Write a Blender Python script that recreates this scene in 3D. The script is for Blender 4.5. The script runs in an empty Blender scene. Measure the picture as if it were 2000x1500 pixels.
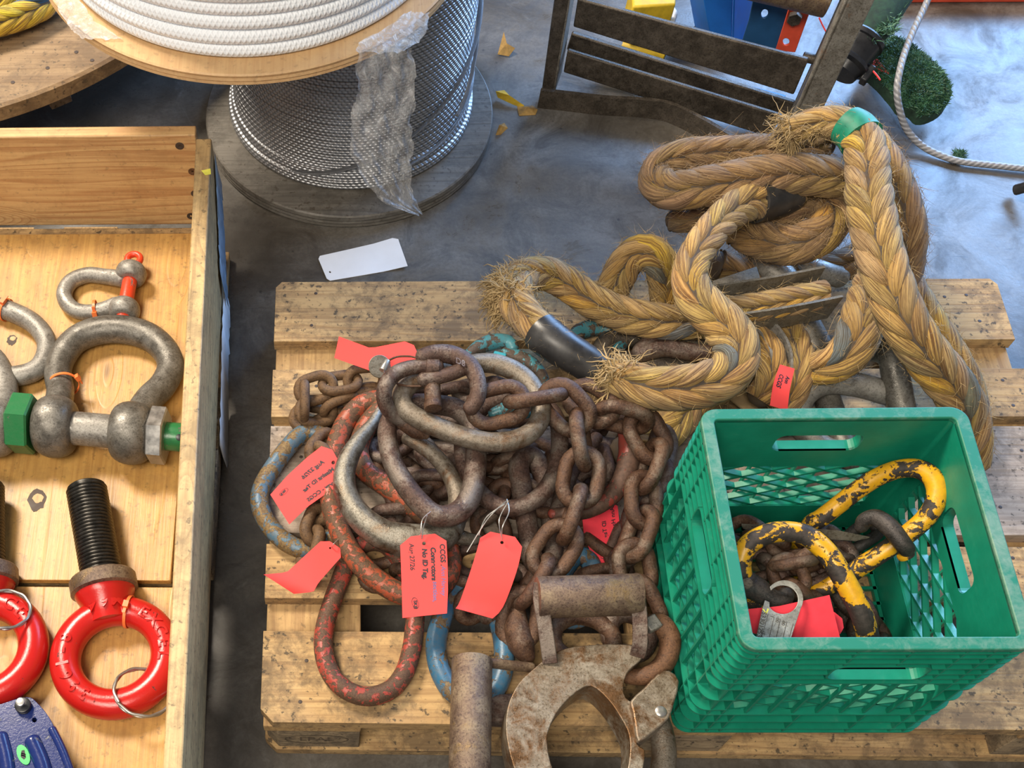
import bpy, bmesh, math, random
from mathutils import Vector, Matrix, Euler
from mathutils.geometry import delaunay_2d_cdt
random.seed(7)
PI = math.pi
S = bpy.context.scene
COL = S.collection
R = random.uniform

# ------------------------------------------------------------------ camera
FPX, PPX, PPY = 2209.7, 567.65, 1153.37
CAMP = Vector((0.104385, -0.528186, 1.643051))
CROT = Euler((0.454860, 0.032936, 0.022682), 'XYZ')
cd = bpy.data.cameras.new('camera'); cam = bpy.data.objects.new('camera', cd); COL.objects.link(cam)
cam.location = CAMP; cam.rotation_euler = CROT
cd.sensor_fit = 'HORIZONTAL'; cd.sensor_width = 36; cd.lens = FPX*36/2000
cd.shift_x = (1000-PPX)/2000; cd.shift_y = (PPY-750)/2000
cd.clip_start = .05; cd.clip_end = 60
S.camera = cam
# ------------------------------------------------------------------ light
wd = bpy.data.worlds.new('world'); S.world = wd; wd.use_nodes = True
wb = wd.node_tree.nodes['Background']; wb.inputs[0].default_value = (.93, .95, 1, 1); wb.inputs[1].default_value = .22
def area(name, loc, target, sx, sy, power, col):
    l = bpy.data.lights.new(name, 'AREA'); l.shape = 'RECTANGLE'; l.size = sx; l.size_y = sy; l.energy = power; l.color = col
    o = bpy.data.objects.new(name, l); COL.objects.link(o); o.location = loc
    o.rotation_euler = (Vector(target)-Vector(loc)).to_track_quat('-Z', 'Y').to_euler(); return o
area('daylight_doorway', (4.3, 5.4, 2.3), (1.2, 1.1, .1), 4.0, 4.2, 820, (.30, .55, 1))
area('ceiling_lamp_key', (-1.9, 2.3, 3.6), (.2, .5, .1), 1.0, 1.0, 280, (1, .88, .72))
area('ceiling_lamp_fill', (-.9, -1.6, 3.8), (.3, .4, .1), 2.2, 1.2, 165, (1, .90, .76))
S.view_settings.view_transform = 'Standard'; S.view_settings.look = 'None'
S.view_settings.gamma = 1; S.view_settings.use_curve_mapping = False
S.view_settings.exposure = 0.0

# ------------------------------------------------------------------ picture rays (points measured in the photograph, put at a height)
CM = CROT.to_matrix()
def ray(u, v): return CM @ Vector(((u-PPX)/FPX, -(v-PPY)/FPX, -1))
def W(u, v, z):
    d = ray(u, v); return CAMP + d*((z-CAMP.z)/d.z)
def WL(pts): return [W(*p) for p in pts]
def onplane(u, v, p0, n):
    d = ray(u, v); return CAMP + d*((Vector(p0)-CAMP).dot(n)/d.dot(n))
def tocam(p): return (CAMP-p).normalized()

# ------------------------------------------------------------------ mesh tools
class MB:
    def __init__(s): s.v = []; s.f = []; s.m = []; s.uv = {}; s.c = {}
    def add(s, vs, fs, mi=0, uvs=None, cols=None):
        b = len(s.v); s.v += [Vector(p) for p in vs]
        for f in fs: s.f.append([b+i for i in f]); s.m.append(mi)
        if uvs:
            for i, q in enumerate(uvs): s.uv[b+i] = q
        if cols:
            for i, q in enumerate(cols): s.c[b+i] = q
        return b
    def box(s, lo, hi, mi=0, T=None):
        x0, y0, z0 = lo; x1, y1, z1 = hi
        vs = [Vector(p) for p in ((x0,y0,z0),(x1,y0,z0),(x1,y1,z0),(x0,y1,z0),(x0,y0,z1),(x1,y0,z1),(x1,y1,z1),(x0,y1,z1))]
        if T: vs = [T @ p for p in vs]
        s.add(vs, [(0,3,2,1),(4,5,6,7),(0,1,5,4),(1,2,6,5),(2,3,7,6),(3,0,4,7)], mi)
    def hexa(s, bot, top, mi=0):     # loft between two loops of equal length
        n = len(bot); s.add(list(bot)+list(top), [list(range(n))[::-1], list(range(n, 2*n))]+[(i, (i+1)%n, n+(i+1)%n, n+i) for i in range(n)], mi)

def spline(p, n=8, closed=False):
    p = [Vector(q) for q in p]; N = len(p); out = []
    segs = N if closed else N-1
    for i in range(segs):
        if closed: a, b, c, d = p[(i-1)%N], p[i], p[(i+1)%N], p[(i+2)%N]
        else: a, b, c, d = p[max(i-1,0)], p[i], p[i+1], p[min(i+2,N-1)]
        for k in range(n):
            t = k/n
            out.append(.5*((2*b)+(c-a)*t+(2*a-5*b+4*c-d)*t*t+(3*b-a-3*c+d)*t**3))
    if not closed: out.append(p[-1].copy())
    return out
def lerpl(vals, n):
    m = len(vals)-1; o = []
    for i in range(n):
        x = i/(n-1)*m; k = min(int(x), m-1); o.append(vals[k]+(vals[k+1]-vals[k])*(x-k))
    return o
def resample(p, ds, closed=False):
    q = p+[p[0]] if closed else p
    L = [0]
    for a, b in zip(q, q[1:]): L.append(L[-1]+(b-a).length)
    n = max(4, int(round(L[-1]/ds))); out = []; k = 0
    for i in range(n if closed else n+1):
        t = L[-1]*i/n
        while k < len(q)-2 and L[k+1] < t: k += 1
        d = L[k+1]-L[k]; out.append(q[k].lerp(q[k+1], (t-L[k])/d if d > 1e-9 else 0))
    return out, L[-1]
def frames(p, closed=False, ref=None):
    n = len(p); T = []
    for i in range(n):
        a = p[(i-1)%n] if closed else p[max(i-1,0)]; b = p[(i+1)%n] if closed else p[min(i+1,n-1)]
        T.append((b-a).normalized())
    F = []
    if ref:
        for i in range(n):
            r = ref(p[i]); x = r-T[i]*r.dot(T[i]); F.append(x.normalized() if x.length > 1e-4 else F[-1].copy())
    else:
        x = Vector((0,0,1))
        if abs(T[0].dot(x)) > .95: x = Vector((1,0,0))
        x = (x-T[0]*x.dot(T[0])).normalized(); F.append(x)
        for i in range(1, n):
            x = F[-1]-T[i]*F[-1].dot(T[i]); F.append(x.normalized())
        if closed:
            x = F[-1]-T[0]*F[-1].dot(T[0]); x.normalize()
            ang = math.atan2(T[0].dot(x.cross(F[0])), x.dot(F[0]))
            for i in range(n): F[i] = Matrix.Rotation(ang*i/n, 3, T[i]) @ F[i]
    return T, F, [T[i].cross(F[i]) for i in range(n)]
def tube(mb, p, rad, seg=14, closed=False, mi=0, ref=None, fy=1.0, cap='round', uv=False):
    n = len(p)
    if not hasattr(rad, '__len__'): rad = [rad]*n
    elif len(rad) != n: rad = lerpl(list(rad), n)
    rad = list(rad); p = list(p)
    T, X, Y = frames(p, closed, ref)
    if not closed and cap == 'round':
        a, b = [], []
        for k in (80, 60, 35, 15):
            c, s_ = math.cos(math.radians(k)), math.sin(math.radians(k))
            a.append((p[0]-T[0]*rad[0]*s_*.8, rad[0]*c, T[0], X[0], Y[0]))
            b.insert(0, (p[-1]+T[-1]*rad[-1]*s_*.8, rad[-1]*c, T[-1], X[-1], Y[-1]))
        al = a+[(p[i], rad[i], T[i], X[i], Y[i]) for i in range(n)]+b
        p = [q[0] for q in al]; rad = [q[1] for q in al]; X = [q[3] for q in al]; Y = [q[4] for q in al]; n = len(p)
    w = seg+1 if uv else seg
    vs, us = [], []; L = 0
    for i in range(n + (1 if closed and uv else 0)):
        j = i % n
        if i: L += (p[j]-p[i-1]).length
        for k in range(w):
            t = 2*PI*k/seg
            vs.append(p[j]+X[j]*math.cos(t)*rad[j]+Y[j]*math.sin(t)*rad[j]*fy); us.append((k/seg, L))
    rows = n + (1 if closed and uv else 0)
    fs = []
    for i in range(rows-1 if (not closed or uv) else rows):
        a = i*w; b = ((i+1) % rows)*w
        for k in range(w-1 if uv else w):
            k2 = k+1 if uv else (k+1) % w
            fs.append((a+k, a+k2, b+k2, b+k))
    if not closed:
        fs.append(list(range(seg))[::-1]); fs.append([(rows-1)*w+k for k in range(seg)])
    mb.add(vs, fs, mi, us if uv else None)
def lathe(mb, c, prof, seg=64, axis=None, mi=0, uv=None):
    c = Vector(c); ax = (axis or Vector((0,0,1))).normalized()
    x = Vector((1,0,0)) if abs(ax.x) < .9 else Vector((0,1,0)); x = (x-ax*x.dot(ax)).normalized(); y = ax.cross(x)
    w = seg+1 if uv else seg; vs = []; us = []
    for j, (r, h) in enumerate(prof):
        for k in range(w):
            t = 2*PI*k/seg; vs.append(c+ax*h+(x*math.cos(t)+y*math.sin(t))*r); us.append((k/seg*uv if uv else 0, j))
    fs = []
    for j in range(len(prof)-1):
        for k in range(seg):
            k2 = k+1 if uv else (k+1) % seg; fs.append((j*w+k, j*w+k2, (j+1)*w+k2, (j+1)*w+k))
    if not uv:
        fs.append(list(range(seg))[::-1]); fs.append([(len(prof)-1)*w+k for k in range(seg)])
    mb.add(vs, fs, mi, us if uv else None)
def cyl(mb, a, b, r, seg=24, mi=0, bev=.15, r2=None):
    a = Vector(a); b = Vector(b); L = (b-a).length; r2 = r2 or r; e = min(r*bev, L*.3)
    lathe(mb, a, [(r-e, 0), (r-e*.3, e*.3), (r, e), (r2, L-e), (r2-e*.3, L-e*.3), (r2-e, L)], seg, b-a, mi)
def inside(pt, loop):
    x, y = pt; c = False; n = len(loop)
    for i in range(n):
        x1, y1 = loop[i]; x2, y2 = loop[(i+1) % n]
        if (y1 > y) != (y2 > y) and x < (x2-x1)*(y-y1)/(y2-y1)+x1: c = not c
    return c
def plate(mb, loops, fn, dn, mi=0, grid=None):
    """flat or bent plate: loops in 2D (outer first, holes after), fn maps 2D -> top point, dn(pt2d)-> vector to the bottom"""
    pts, edges = [], []
    for lp in loops:
        b = len(pts); pts += [Vector(q) for q in lp]; edges += [(b+i, b+(i+1) % len(lp)) for i in range(len(lp))]
    if grid:
        for g in grid:
            if inside(g, loops[0]) and not any(inside(g, h) for h in loops[1:]): pts.append(Vector(g))
    V2, E2, F2, *_ = delaunay_2d_cdt(pts, edges, [], 1, 1e-7)
    keep = []
    for f in F2:
        cx = sum(V2[i][0] for i in f)/len(f); cy = sum(V2[i][1] for i in f)/len(f)
        if inside((cx, cy), loops[0]) and not any(inside((cx, cy), h) for h in loops[1:]): keep.append(list(f))
    top = [Vector(fn(q[0], q[1])) for q in V2]; n = len(top)
    bot = [top[i]+(dn((V2[i][0], V2[i][1])) if callable(dn) else Vector(dn)) for i in range(n)]
    cnt = {}
    for f in keep:
        for a, b in zip(f, f[1:]+f[:1]): cnt[(a, b)] = 1
    fs = [f for f in keep]+[[n+i for i in f][::-1] for f in keep]
    for (a, b) in cnt:
        if (b, a) not in cnt: fs.append([b, a, n+a, n+b])
    mb.add(top+bot, fs, mi)
def circ(cx, cy, rx, ry=None, n=24, rot=0):
    ry = ry or rx; c, s_ = math.cos(rot), math.sin(rot)
    return [(cx+rx*math.cos(2*PI*i/n)*c-ry*math.sin(2*PI*i/n)*s_, cy+rx*math.cos(2*PI*i/n)*s_+ry*math.sin(2*PI*i/n)*c) for i in range(n)]
def smooth2(lp, n=4):
    return [(q.x, q.y) for q in spline([(a, b, 0) for a, b in lp], n, True)]

WLOC = {}
def obj(name, mb, mats, parent=None, smooth=True, ang=40, bevel=0, bseg=2, recalc=True, sub=0):
    if not isinstance(mats, (list, tuple)): mats = [mats]
    xs = [p.x for p in mb.v]; ys = [p.y for p in mb.v]; zs = [p.z for p in mb.v]
    org = Vector(((min(xs)+max(xs))/2, (min(ys)+max(ys))/2, min(zs)))
    me = bpy.data.meshes.new(name); me.from_pydata([p-org for p in mb.v], [], mb.f)
    for m in mats: me.materials.append(m)
    me.polygons.foreach_set('material_index', mb.m)
    if mb.uv:
        ul = me.uv_layers.new(name='UVMap').data
        for l in me.loops: ul[l.index].uv = mb.uv.get(l.vertex_index, (0, 0))
    if mb.c:
        ca = me.color_attributes.new('tint', 'FLOAT_COLOR', 'POINT').data
        for i in range(len(mb.v)): ca[i].color = mb.c.get(i, (.3, .2, .1, 1))
    if recalc:
        b = bmesh.new(); b.from_mesh(me); bmesh.ops.recalc_face_normals(b, faces=b.faces); b.to_mesh(me); b.free()
    if smooth:
        me.polygons.foreach_set('use_smooth', [True]*len(me.polygons))
        if ang < 180: me.set_sharp_from_angle(angle=math.radians(ang))
    o = bpy.data.objects.new(name, me); COL.objects.link(o)
    if parent: o.parent = parent; o.location = org-WLOC[parent.name]
    else: o.location = org
    WLOC[o.name] = org
    if bevel:
        d = o.modifiers.new('bevel', 'BEVEL'); d.width = bevel; d.segments = bseg; d.limit_method = 'ANGLE'; d.angle_limit = math.radians(35)
    if sub:
        d = o.modifiers.new('sub', 'SUBSURF'); d.levels = sub; d.render_levels = sub
    return o
def tag(o, label=None, cat=None, group=None, kind=None):
    if label: o['label'] = label
    if cat: o['category'] = cat
    if group: o['group'] = group
    if kind: o['kind'] = kind
    return o
def thing(name, loc, label, cat, group=None):
    o = bpy.data.objects.new(name, None); COL.objects.link(o); o.location = loc; o.empty_display_size = .05
    WLOC[o.name] = Vector(loc); return tag(o, label, cat, group)

# ------------------------------------------------------------------ text
_tc = {}
def textmesh(body, size, ext=0, shear=0, align='LEFT', bold=0):
    k = (body, size, ext, shear, align, bold)
    if k in _tc: return _tc[k]
    cu = bpy.data.curves.new('txt', 'FONT'); cu.body = body; cu.size = size; cu.extrude = ext; cu.shear = shear; cu.align_x = align; cu.align_y = 'CENTER'; cu.offset = bold; cu.resolution_u = 3
    o = bpy.data.objects.new('txt', cu); COL.objects.link(o)
    dg = bpy.context.evaluated_depsgraph_get(); me = bpy.data.meshes.new_from_object(o.evaluated_get(dg))
    r = ([v.co.copy() for v in me.vertices], [list(p.vertices) for p in me.polygons])
    bpy.data.objects.remove(o); bpy.data.curves.remove(cu); bpy.data.meshes.remove(me)
    _tc[k] = r; return r
def puttext(mb, body, size, fn, ext=0, shear=0, align='LEFT', bold=0, mi=0):
    vs, fs = textmesh(body, size, ext, shear, align, bold)
    if vs: mb.add([fn(q.x, q.y, q.z) for q in vs], fs, mi)

# ------------------------------------------------------------------ materials
class G:
    def __init__(s, name):
        s.m = bpy.data.materials.new(name); s.m.use_nodes = True; s.t = s.m.node_tree
        s.b = s.t.nodes['Principled BSDF']; s.o = s.t.nodes['Material Output']
    def n(s, ty, ins=None, **pr):
        nd = s.t.nodes.new(ty)
        for k, v in pr.items(): setattr(nd, k, v)
        for k, v in (ins or {}).items(): s.set(nd.inputs[k], v)
        return nd
    def set(s, sock, v):
        if isinstance(v, bpy.types.NodeSocket): s.t.links.new(v, sock)
        elif isinstance(v, (tuple, list)):
            sock.default_value = tuple(v) if len(v) == len(sock.default_value) else tuple(v)+(1,)
        else: sock.default_value = v
    def co(s, scale=(1,1,1), rnd=True):
        c = s.n('ShaderNodeTexCoord').outputs['Object']
        if rnd:
            r = s.n('ShaderNodeObjectInfo').outputs['Random']
            r = s.n('ShaderNodeVectorMath', {0: r, 'Scale': 7.3}, operation='SCALE').outputs[0]
            c = s.n('ShaderNodeVectorMath', {0: c, 1: r}, operation='ADD').outputs[0]
        return s.n('ShaderNodeMapping', {'Vector': c, 'Scale': scale}).outputs[0]
    def uv(s, scale=(1,1,1)):
        return s.n('ShaderNodeMapping', {'Vector': s.n('ShaderNodeTexCoord').outputs['UV'], 'Scale': scale}).outputs[0]
    def noise(s, v, sc, det=4, ro=.6, dist=0):
        return s.n('ShaderNodeTexNoise', {'Vector': v, 'Scale': sc, 'Detail': det, 'Roughness': ro, 'Distortion': dist}).outputs[0]
    def voro(s, v, sc): return s.n('ShaderNodeTexVoronoi', {'Vector': v, 'Scale': sc}).outputs['Distance']
    def ramp(s, f, st):
        nd = s.n('ShaderNodeValToRGB', {0: f}); e = nd.color_ramp.elements
        while len(e) < len(st): e.new(.5)
        for q, (p, c) in zip(e, st):
            q.position = p; q.color = (c, c, c, 1) if not hasattr(c, '__len__') else tuple(c)+((1,) if len(c) == 3 else ())
        return nd.outputs[0]
    def mix(s, f, a, b, bt='MIX'):
        nd = s.n('ShaderNodeMix', data_type='RGBA', blend_type=bt)
        s.set(nd.inputs[0], f); s.set(nd.inputs[6], a); s.set(nd.inputs[7], b); return nd.outputs[2]
    def ma(s, op, a, b=0, c=0):
        nd = s.n('ShaderNodeMath', operation=op); s.set(nd.inputs[0], a); s.set(nd.inputs[1], b); s.set(nd.inputs[2], c); return nd.outputs[0]
    def bump(s, h, st=.3, d=.002, nrm=None):
        ins = {'Height': h, 'Strength': st, 'Distance': d}
        if nrm: ins['Normal'] = nrm
        return s.n('ShaderNodeBump', ins).outputs[0]
    def out(s, col, rough=.5, metal=0, nrm=None, **kw):
        s.set(s.b.inputs['Base Color'], col); s.set(s.b.inputs['Roughness'], rough); s.set(s.b.inputs['Metallic'], metal)
        if nrm: s.set(s.b.inputs['Normal'], nrm)
        for k, v in kw.items(): s.set(s.b.inputs[k.replace('_', ' ')], v)
        return s.m

def wood(name, ca, cb, cc, axis='x', stain=.5, rough=.75, fine=1, cs=(.1, .08, .05), rings=11, line=.75, knots=True):
    """sawn timber: growth-ring contours bent round knots, fibre streaks, ground-in dirt"""
    g = G(name)
    A = {'x': (1, 1, 1), 'y': (1, 1, 1), 'z': (1, 1, 1)}[axis]
    k = 'xyz'.index(axis); c0 = g.co()
    sq = [7.5, 7.5, 7.5]; sq[k] = .75; st_ = [150, 150, 150]; st_[k] = 5; kn = [11, 11, 11]; kn[k] = 3.1
    ring = g.noise(g.n('ShaderNodeMapping', {'Vector': c0, 'Scale': sq}).outputs[0], .8*fine, 3, .45, .25)
    if knots:
        d = g.voro(g.n('ShaderNodeMapping', {'Vector': c0, 'Scale': kn}).outputs[0], .8)
        kb = g.ramp(d, [(0, 1), (.10, .75), (.30, 0)]); ring = g.ma('MULTIPLY_ADD', kb, .22, ring)
    saw = g.ma('FRACT', g.ma('MULTIPLY', ring, rings*2.2))
    ln = g.ramp(saw, [(0, .15), (.55, .25), (.9, 1), (1, .15)])
    fib = g.noise(g.n('ShaderNodeMapping', {'Vector': c0, 'Scale': st_}).outputs[0], 1, 4, .7, .2)
    col = g.mix(g.noise(c0, 4, 3, .6), ca, cb)
    col = g.mix(g.ma('MULTIPLY', ln, line), col, cc)
    col = g.mix(g.ramp(fib, [(.36, .55), (.55, 0)]), col, cc)
    if knots: col = g.mix(g.ramp(d, [(.035, .9), (.075, 0)]), col, tuple(x*.35 for x in cc))
    n1 = g.noise(c0, 6.5, 8, .72, .8); n2 = g.noise(c0, 48, 5, .75, .4)
    dirt = g.ramp(g.ma('MULTIPLY_ADD', n2, .45, g.ma('MULTIPLY', n1, .6)), [(.485, 0), (.60, 1)])
    col = g.mix(g.ma('MULTIPLY', dirt, stain), col, cs)
    sp = g.ramp(g.noise(c0, 95, 3, .6), [(.60, 0), (.67, 1)])
    col = g.mix(g.ma('MULTIPLY', sp, min(1, stain*1.1)), col, (.05, .038, .025))
    h = g.ma('MULTIPLY_ADD', fib, .6, g.ma('MULTIPLY', ln, -.35))
    return g.out(col, rough, 0, g.bump(h, .5, .0016))
def rust(name, ca, cb, cc, metal=.35, rough=.55, worn=None, wl=.62, sc=1, bump=.5):
    g = G(name); c = g.co()
    n = g.noise(c, 48*sc, 9, .74, .5); n2 = g.noise(c, 330*sc, 5, .75); big = g.noise(c, 13*sc, 4, .6, .4)
    f = g.ma('ADD', g.ma('MULTIPLY', n, .55), g.ma('ADD', g.ma('MULTIPLY', n2, .25), g.ma('MULTIPLY', big, .2)))
    col = g.ramp(f, [(.37, cc), (.48, ca), (.60, cb)])
    pit = g.ramp(n2, [(.34, .8), (.46, 0)]); col = g.mix(pit, col, tuple(x*.6 for x in cc))
    ro = g.ramp(n, [(.32, rough-.2), (.66, rough+.2)]); me = metal
    if worn:
        w = g.ramp(g.ma('MULTIPLY_ADD', n2, .25, g.ma('MULTIPLY', g.noise(c, 24*sc, 7, .7, .4), .75)), [(wl-.13, 0), (wl-.02, 1)])
        col = g.mix(w, col, worn); me = g.ma('MULTIPLY_ADD', w, .3, metal); ro = g.ma('MULTIPLY_ADD', w, -.12, ro)
    return g.out(col, ro, me, g.bump(g.ma('MULTIPLY_ADD', n2, .6, f), bump, .0016))
def chipped(name, paint, base_a, base_b, amount, sc=1, rough=.38, dirt=.3, second=None):
    """paint flaked off steel: amount = share of bare steel"""
    g = G(name); c = g.co()
    n = g.noise(c, 26*sc, 7, .62, .5); n2 = g.noise(c, 190*sc, 4, .65)
    f = g.ma('ADD', n, g.ma('MULTIPLY', g.ma('SUBTRACT', n2, .5), .18))
    t = .5+(amount-.5)*.5
    ch = g.ramp(f, [(t-.012, 1), (t+.012, 0)])
    bare = g.ramp(g.noise(c, 120*sc, 5, .7), [(.35, base_b), (.62, base_a)])
    p = g.mix(g.ma('MULTIPLY', g.ramp(g.noise(c, 60*sc, 6, .7), [(.4, 0), (.7, 1)]), dirt), paint, base_a)
    if second: p = g.mix(g.ramp(g.noise(c, 34*sc, 5, .6, .3), [(.55, 0), (.6, 1)]), p, second)
    col = g.mix(ch, p, bare)
    ro = g.ma('MULTIPLY_ADD', ch, .25, rough)
    h = g.ma('MULTIPLY_ADD', ch, -1, g.ma('MULTIPLY', n2, .35))
    return g.out(col, ro, g.ma('MULTIPLY', ch, .25), g.bump(h, .5, .0012))
def plain(name, col, rough=.4, metal=0, var=.15, sc=60, bump=.15, **kw):
    g = G(name); c = g.co(); n = g.noise(c, sc, 5, .6)
    dk = tuple(x*(1-var*1.6) for x in col); lt = tuple(min(1, x*(1+var)) for x in col)
    return g.out(g.ramp(n, [(.3, dk), (.7, lt)]), g.ramp(n, [(.3, max(.03, rough-.08)), (.7, min(1, rough+.1))]), metal, g.bump(n, bump, .001), **kw)

M = {}
def concrete():
    g = G('concrete_floor'); c = g.co(rnd=False)
    big = g.noise(c, 2.1, 7, .66, .7); mid = g.noise(c, 8, 8, .74, .8); fi = g.noise(c, 150, 4, .7)
    col = g.ramp(big, [(.34, (.050, .042, .033)), (.5, (.118, .106, .090)), (.64, (.185, .178, .166))])
    col = g.mix(g.ramp(mid, [(.47, 0), (.64, .9)]), col, (.045, .036, .026))
    lt = g.ramp(g.noise(c, 5, 8, .75, 1.5), [(.58, 0), (.75, .5)]); col = g.mix(lt, col, (.22, .215, .205))
    sc = g.ramp(g.noise(g.co((1, 9, 1), False), 10, 5, .75, 1.2), [(.63, 0), (.68, .7)])
    col = g.mix(sc, col, (.04, .035, .03))
    sp = g.ramp(g.voro(c, 22), [(.04, 1), (.08, 0)])
    col = g.mix(g.ma('MULTIPLY', sp, g.ramp(mid, [(.42, 0), (.55, .9)])), col, (.02, .018, .015))
    col = g.mix(g.ramp(fi, [(.35, .35), (.6, 0)]), col, (.035, .03, .026))
    ro = g.ramp(g.ma('MULTIPLY_ADD', mid, .6, g.ma('MULTIPLY', big, .4)), [(.38, .20), (.60, .55)])
    return g.out(col, ro, 0, g.bump(g.ma('ADD', g.ma('MULTIPLY', mid, .6), g.ma('MULTIPLY', fi, .4)), .2, .002), Specular_IOR_Level=.75)
M['floor'] = concrete()
M['pal_x'] = wood('pallet_wood', (.46, .285, .115), (.58, .40, .19), (.21, .11, .045), 'x', .75, .8, 1, (.13, .085, .045), 9, .45)
M['pal_grey'] = wood('grey_pallet_wood', (.40, .32, .25), (.50, .41, .33), (.19, .14, .105), 'x', .7, .8, 1, (.15, .115, .085), 9, .45)
M['pal_y'] = wood('pallet_wood_cross', (.47, .29, .115), (.58, .39, .18), (.24, .13, .055), 'y', .35, .75, 1, (.2, .12, .06), 9, .5)
M['block'] = wood('pressed_wood_block', (.36, .26, .15), (.46, .35, .21), (.13, .085, .05), 'x', .8, .9, 3, (.10, .075, .05), 20, .6, False)
M['box_x'] = wood('pine_board', (.62, .39, .165), (.70, .48, .23), (.36, .16, .06), 'x', .22, .5, .8, (.22, .12, .05), 15, .62)
M['box_y'] = wood('pine_side_board', (.55, .37, .16), (.64, .46, .22), (.30, .18, .075), 'y', .5, .6, .8, (.17, .12, .06), 10, .55)
M['ply_y'] = wood('plywood_sheet', (.53, .285, .075), (.62, .365, .11), (.36, .17, .045), 'y', .30, .42, .7, (.23, .12, .045), 6, .35)
M['ply_disc'] = wood('pale_plywood', (.54, .34, .16), (.60, .40, .20), (.45, .26, .12), 'y', .18, .6, .7, (.3, .18, .09), 5, .3, False)
M['grey_disc'] = wood('grey_plywood', (.15, .135, .115), (.20, .185, .16), (.08, .07, .058), 'x', .6, .55, 1, (.06, .052, .042), 9, .5, False)
M['old_reel'] = wood('worn_reel_timber', (.29, .185, .09), (.36, .24, .125), (.15, .085, .04), 'x', .6, .5, .7, (.12, .075, .04), 8, .5)
M['rust'] = rust('rusty_chain_steel', (.088, .044, .026), (.155, .082, .046), (.035, .018, .012), metal=.3, rough=.5, worn=(.19, .145, .11), wl=.64, bump=.7)
M['rust2'] = rust('brown_rusted_steel', (.084, .046, .034), (.145, .09, .067), (.034, .020, .016), metal=.35, rough=.47, worn=(.22, .18, .15), wl=.62, bump=.7)
M['rust_or'] = rust('orange_rusted_steel', (.125, .058, .027), (.20, .10, .05), (.055, .028, .017), metal=.2, bump=.7)
M['chain_small'] = rust('dull_brown_chain', (.115, .062, .027), (.175, .10, .046), (.05, .027, .014), metal=.15, rough=.65)
M['galv'] = rust('grey_forged_steel', (.235, .22, .195), (.33, .315, .285), (.135, .122, .105), metal=.35, rough=.45, worn=(.40, .385, .355), wl=.66, bump=.3)
M['gun'] = rust('dark_forged_steel', (.125, .115, .098), (.19, .178, .155), (.07, .062, .052), metal=.4, rough=.42, worn=(.27, .255, .23), wl=.66, bump=.25)
M['grey_rust'] = rust('worn_grey_steel', (.20, .165, .125), (.30, .265, .22), (.11, .08, .055), metal=.45, rough=.42, worn=(.17, .095, .05), wl=.64)
M['silver'] = rust('bare_worn_steel', (.235, .215, .175), (.35, .33, .285), (.12, .10, .075), metal=.65, rough=.42, worn=(.17, .12, .08), wl=.64, bump=.45)
M['choker'] = rust('choker_steel', (.25, .205, .15), (.36, .32, .26), (.13, .09, .055), metal=.5, rough=.42, worn=(.19, .10, .045), wl=.6, bump=.4)
M['pipe'] = rust('stained_steel_roller', (.165, .112, .078), (.28, .21, .135), (.075, .047, .04), metal=.4, rough=.42, worn=(.25, .165, .075), wl=.67, bump=.6)
M['darksteel'] = rust('dark_oily_steel', (.075, .06, .045), (.135, .11, .085), (.035, .028, .022), metal=.4, rough=.42, worn=(.19, .15, .09), wl=.74)
M['oldpost'] = rust('flaking_steel_post', (.19, .17, .14), (.30, .28, .24), (.10, .085, .065), metal=.3, rough=.6, worn=(.24, .12, .06), wl=.72)
M['redrust'] = chipped('chipped_red_steel', (.36, .042, .028), (.13, .07, .04), (.065, .033, .02), .57, 3.4, .42, .6)
M['orrust'] = chipped('chipped_orange_red_steel', (.34, .06, .024), (.14, .075, .038), (.07, .036, .02), .54, 3.4, .42, .65)
M['redbrown'] = chipped('faded_red_steel', (.22, .035, .025), (.11, .06, .04), (.055, .03, .02), .58, 1.2, .42, .5)
M['bluechip'] = chipped('chipped_blue_steel', (.055, .125, .19), (.24, .16, .065), (.10, .055, .027), .5, 2.4, .4, .45)
M['bluechip2'] = chipped('bright_blue_steel', (.03, .125, .225), (.2, .14, .07), (.09, .05, .027), .42, 2.0, .36, .35)
M['turq'] = chipped('chipped_turquoise_steel', (.05, .215, .26), (.11, .08, .06), (.05, .035, .026), .5, 2.4, .36, .35)
M['turqblock'] = plain('turquoise_block', (.05, .36, .48), .4)
M['yelblack'] = chipped('chipped_yellow_steel', (.72, .37, .008), (.055, .042, .036), (.026, .021, .018), .535, 1.35, .36, .3)
M['yelblack2'] = chipped('mostly_yellow_steel', (.72, .37, .008), (.055, .042, .036), (.026, .021, .018), .485, 1.35, .36, .3)
M['blackmetal'] = rust('black_steel', (.05, .043, .04), (.085, .07, .062), (.025, .022, .02), metal=.4, rough=.38, worn=(.16, .13, .1), wl=.76)
M['thread'] = plain('black_threaded_steel', (.06, .055, .048), .3, .8, .25, 90)
M['red'] = chipped('glossy_red_paint', (.47, .012, .009), (.08, .03, .025), (.04, .02, .018), .10, 2.2, .22, .06)
M['greenpaint'] = chipped('green_paint', (.015, .15, .045), (.16, .15, .12), (.09, .08, .06), .2, 1.6, .3, .08)
M['pinred'] = chipped('red_orange_pin_paint', (.66, .05, .014), (.19, .18, .165), (.12, .11, .1), .2, 1.6, .35, .08)
M['bluepaint'] = chipped('glossy_blue_paint', (.008, .020, .12), (.16, .17, .21), (.08, .08, .1), .26, 1.5, .22, .06)
M['bluerack'] = plain('blue_rack_paint', (.012, .15, .55), .4, 0, .12, 20)
M['navy'] = plain('dark_blue_rack_paint', (.012, .07, .18), .42, 0, .15, 25)
M['orangered'] = plain('orange_red_rack_paint', (.72, .085, .04), .45, 0, .12, 30)
M['yellowbin'] = plain('yellow_paint', (.62, .42, .02), .5)
M['white'] = plain('white_plastic', (.72, .71, .68), .5)
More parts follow.
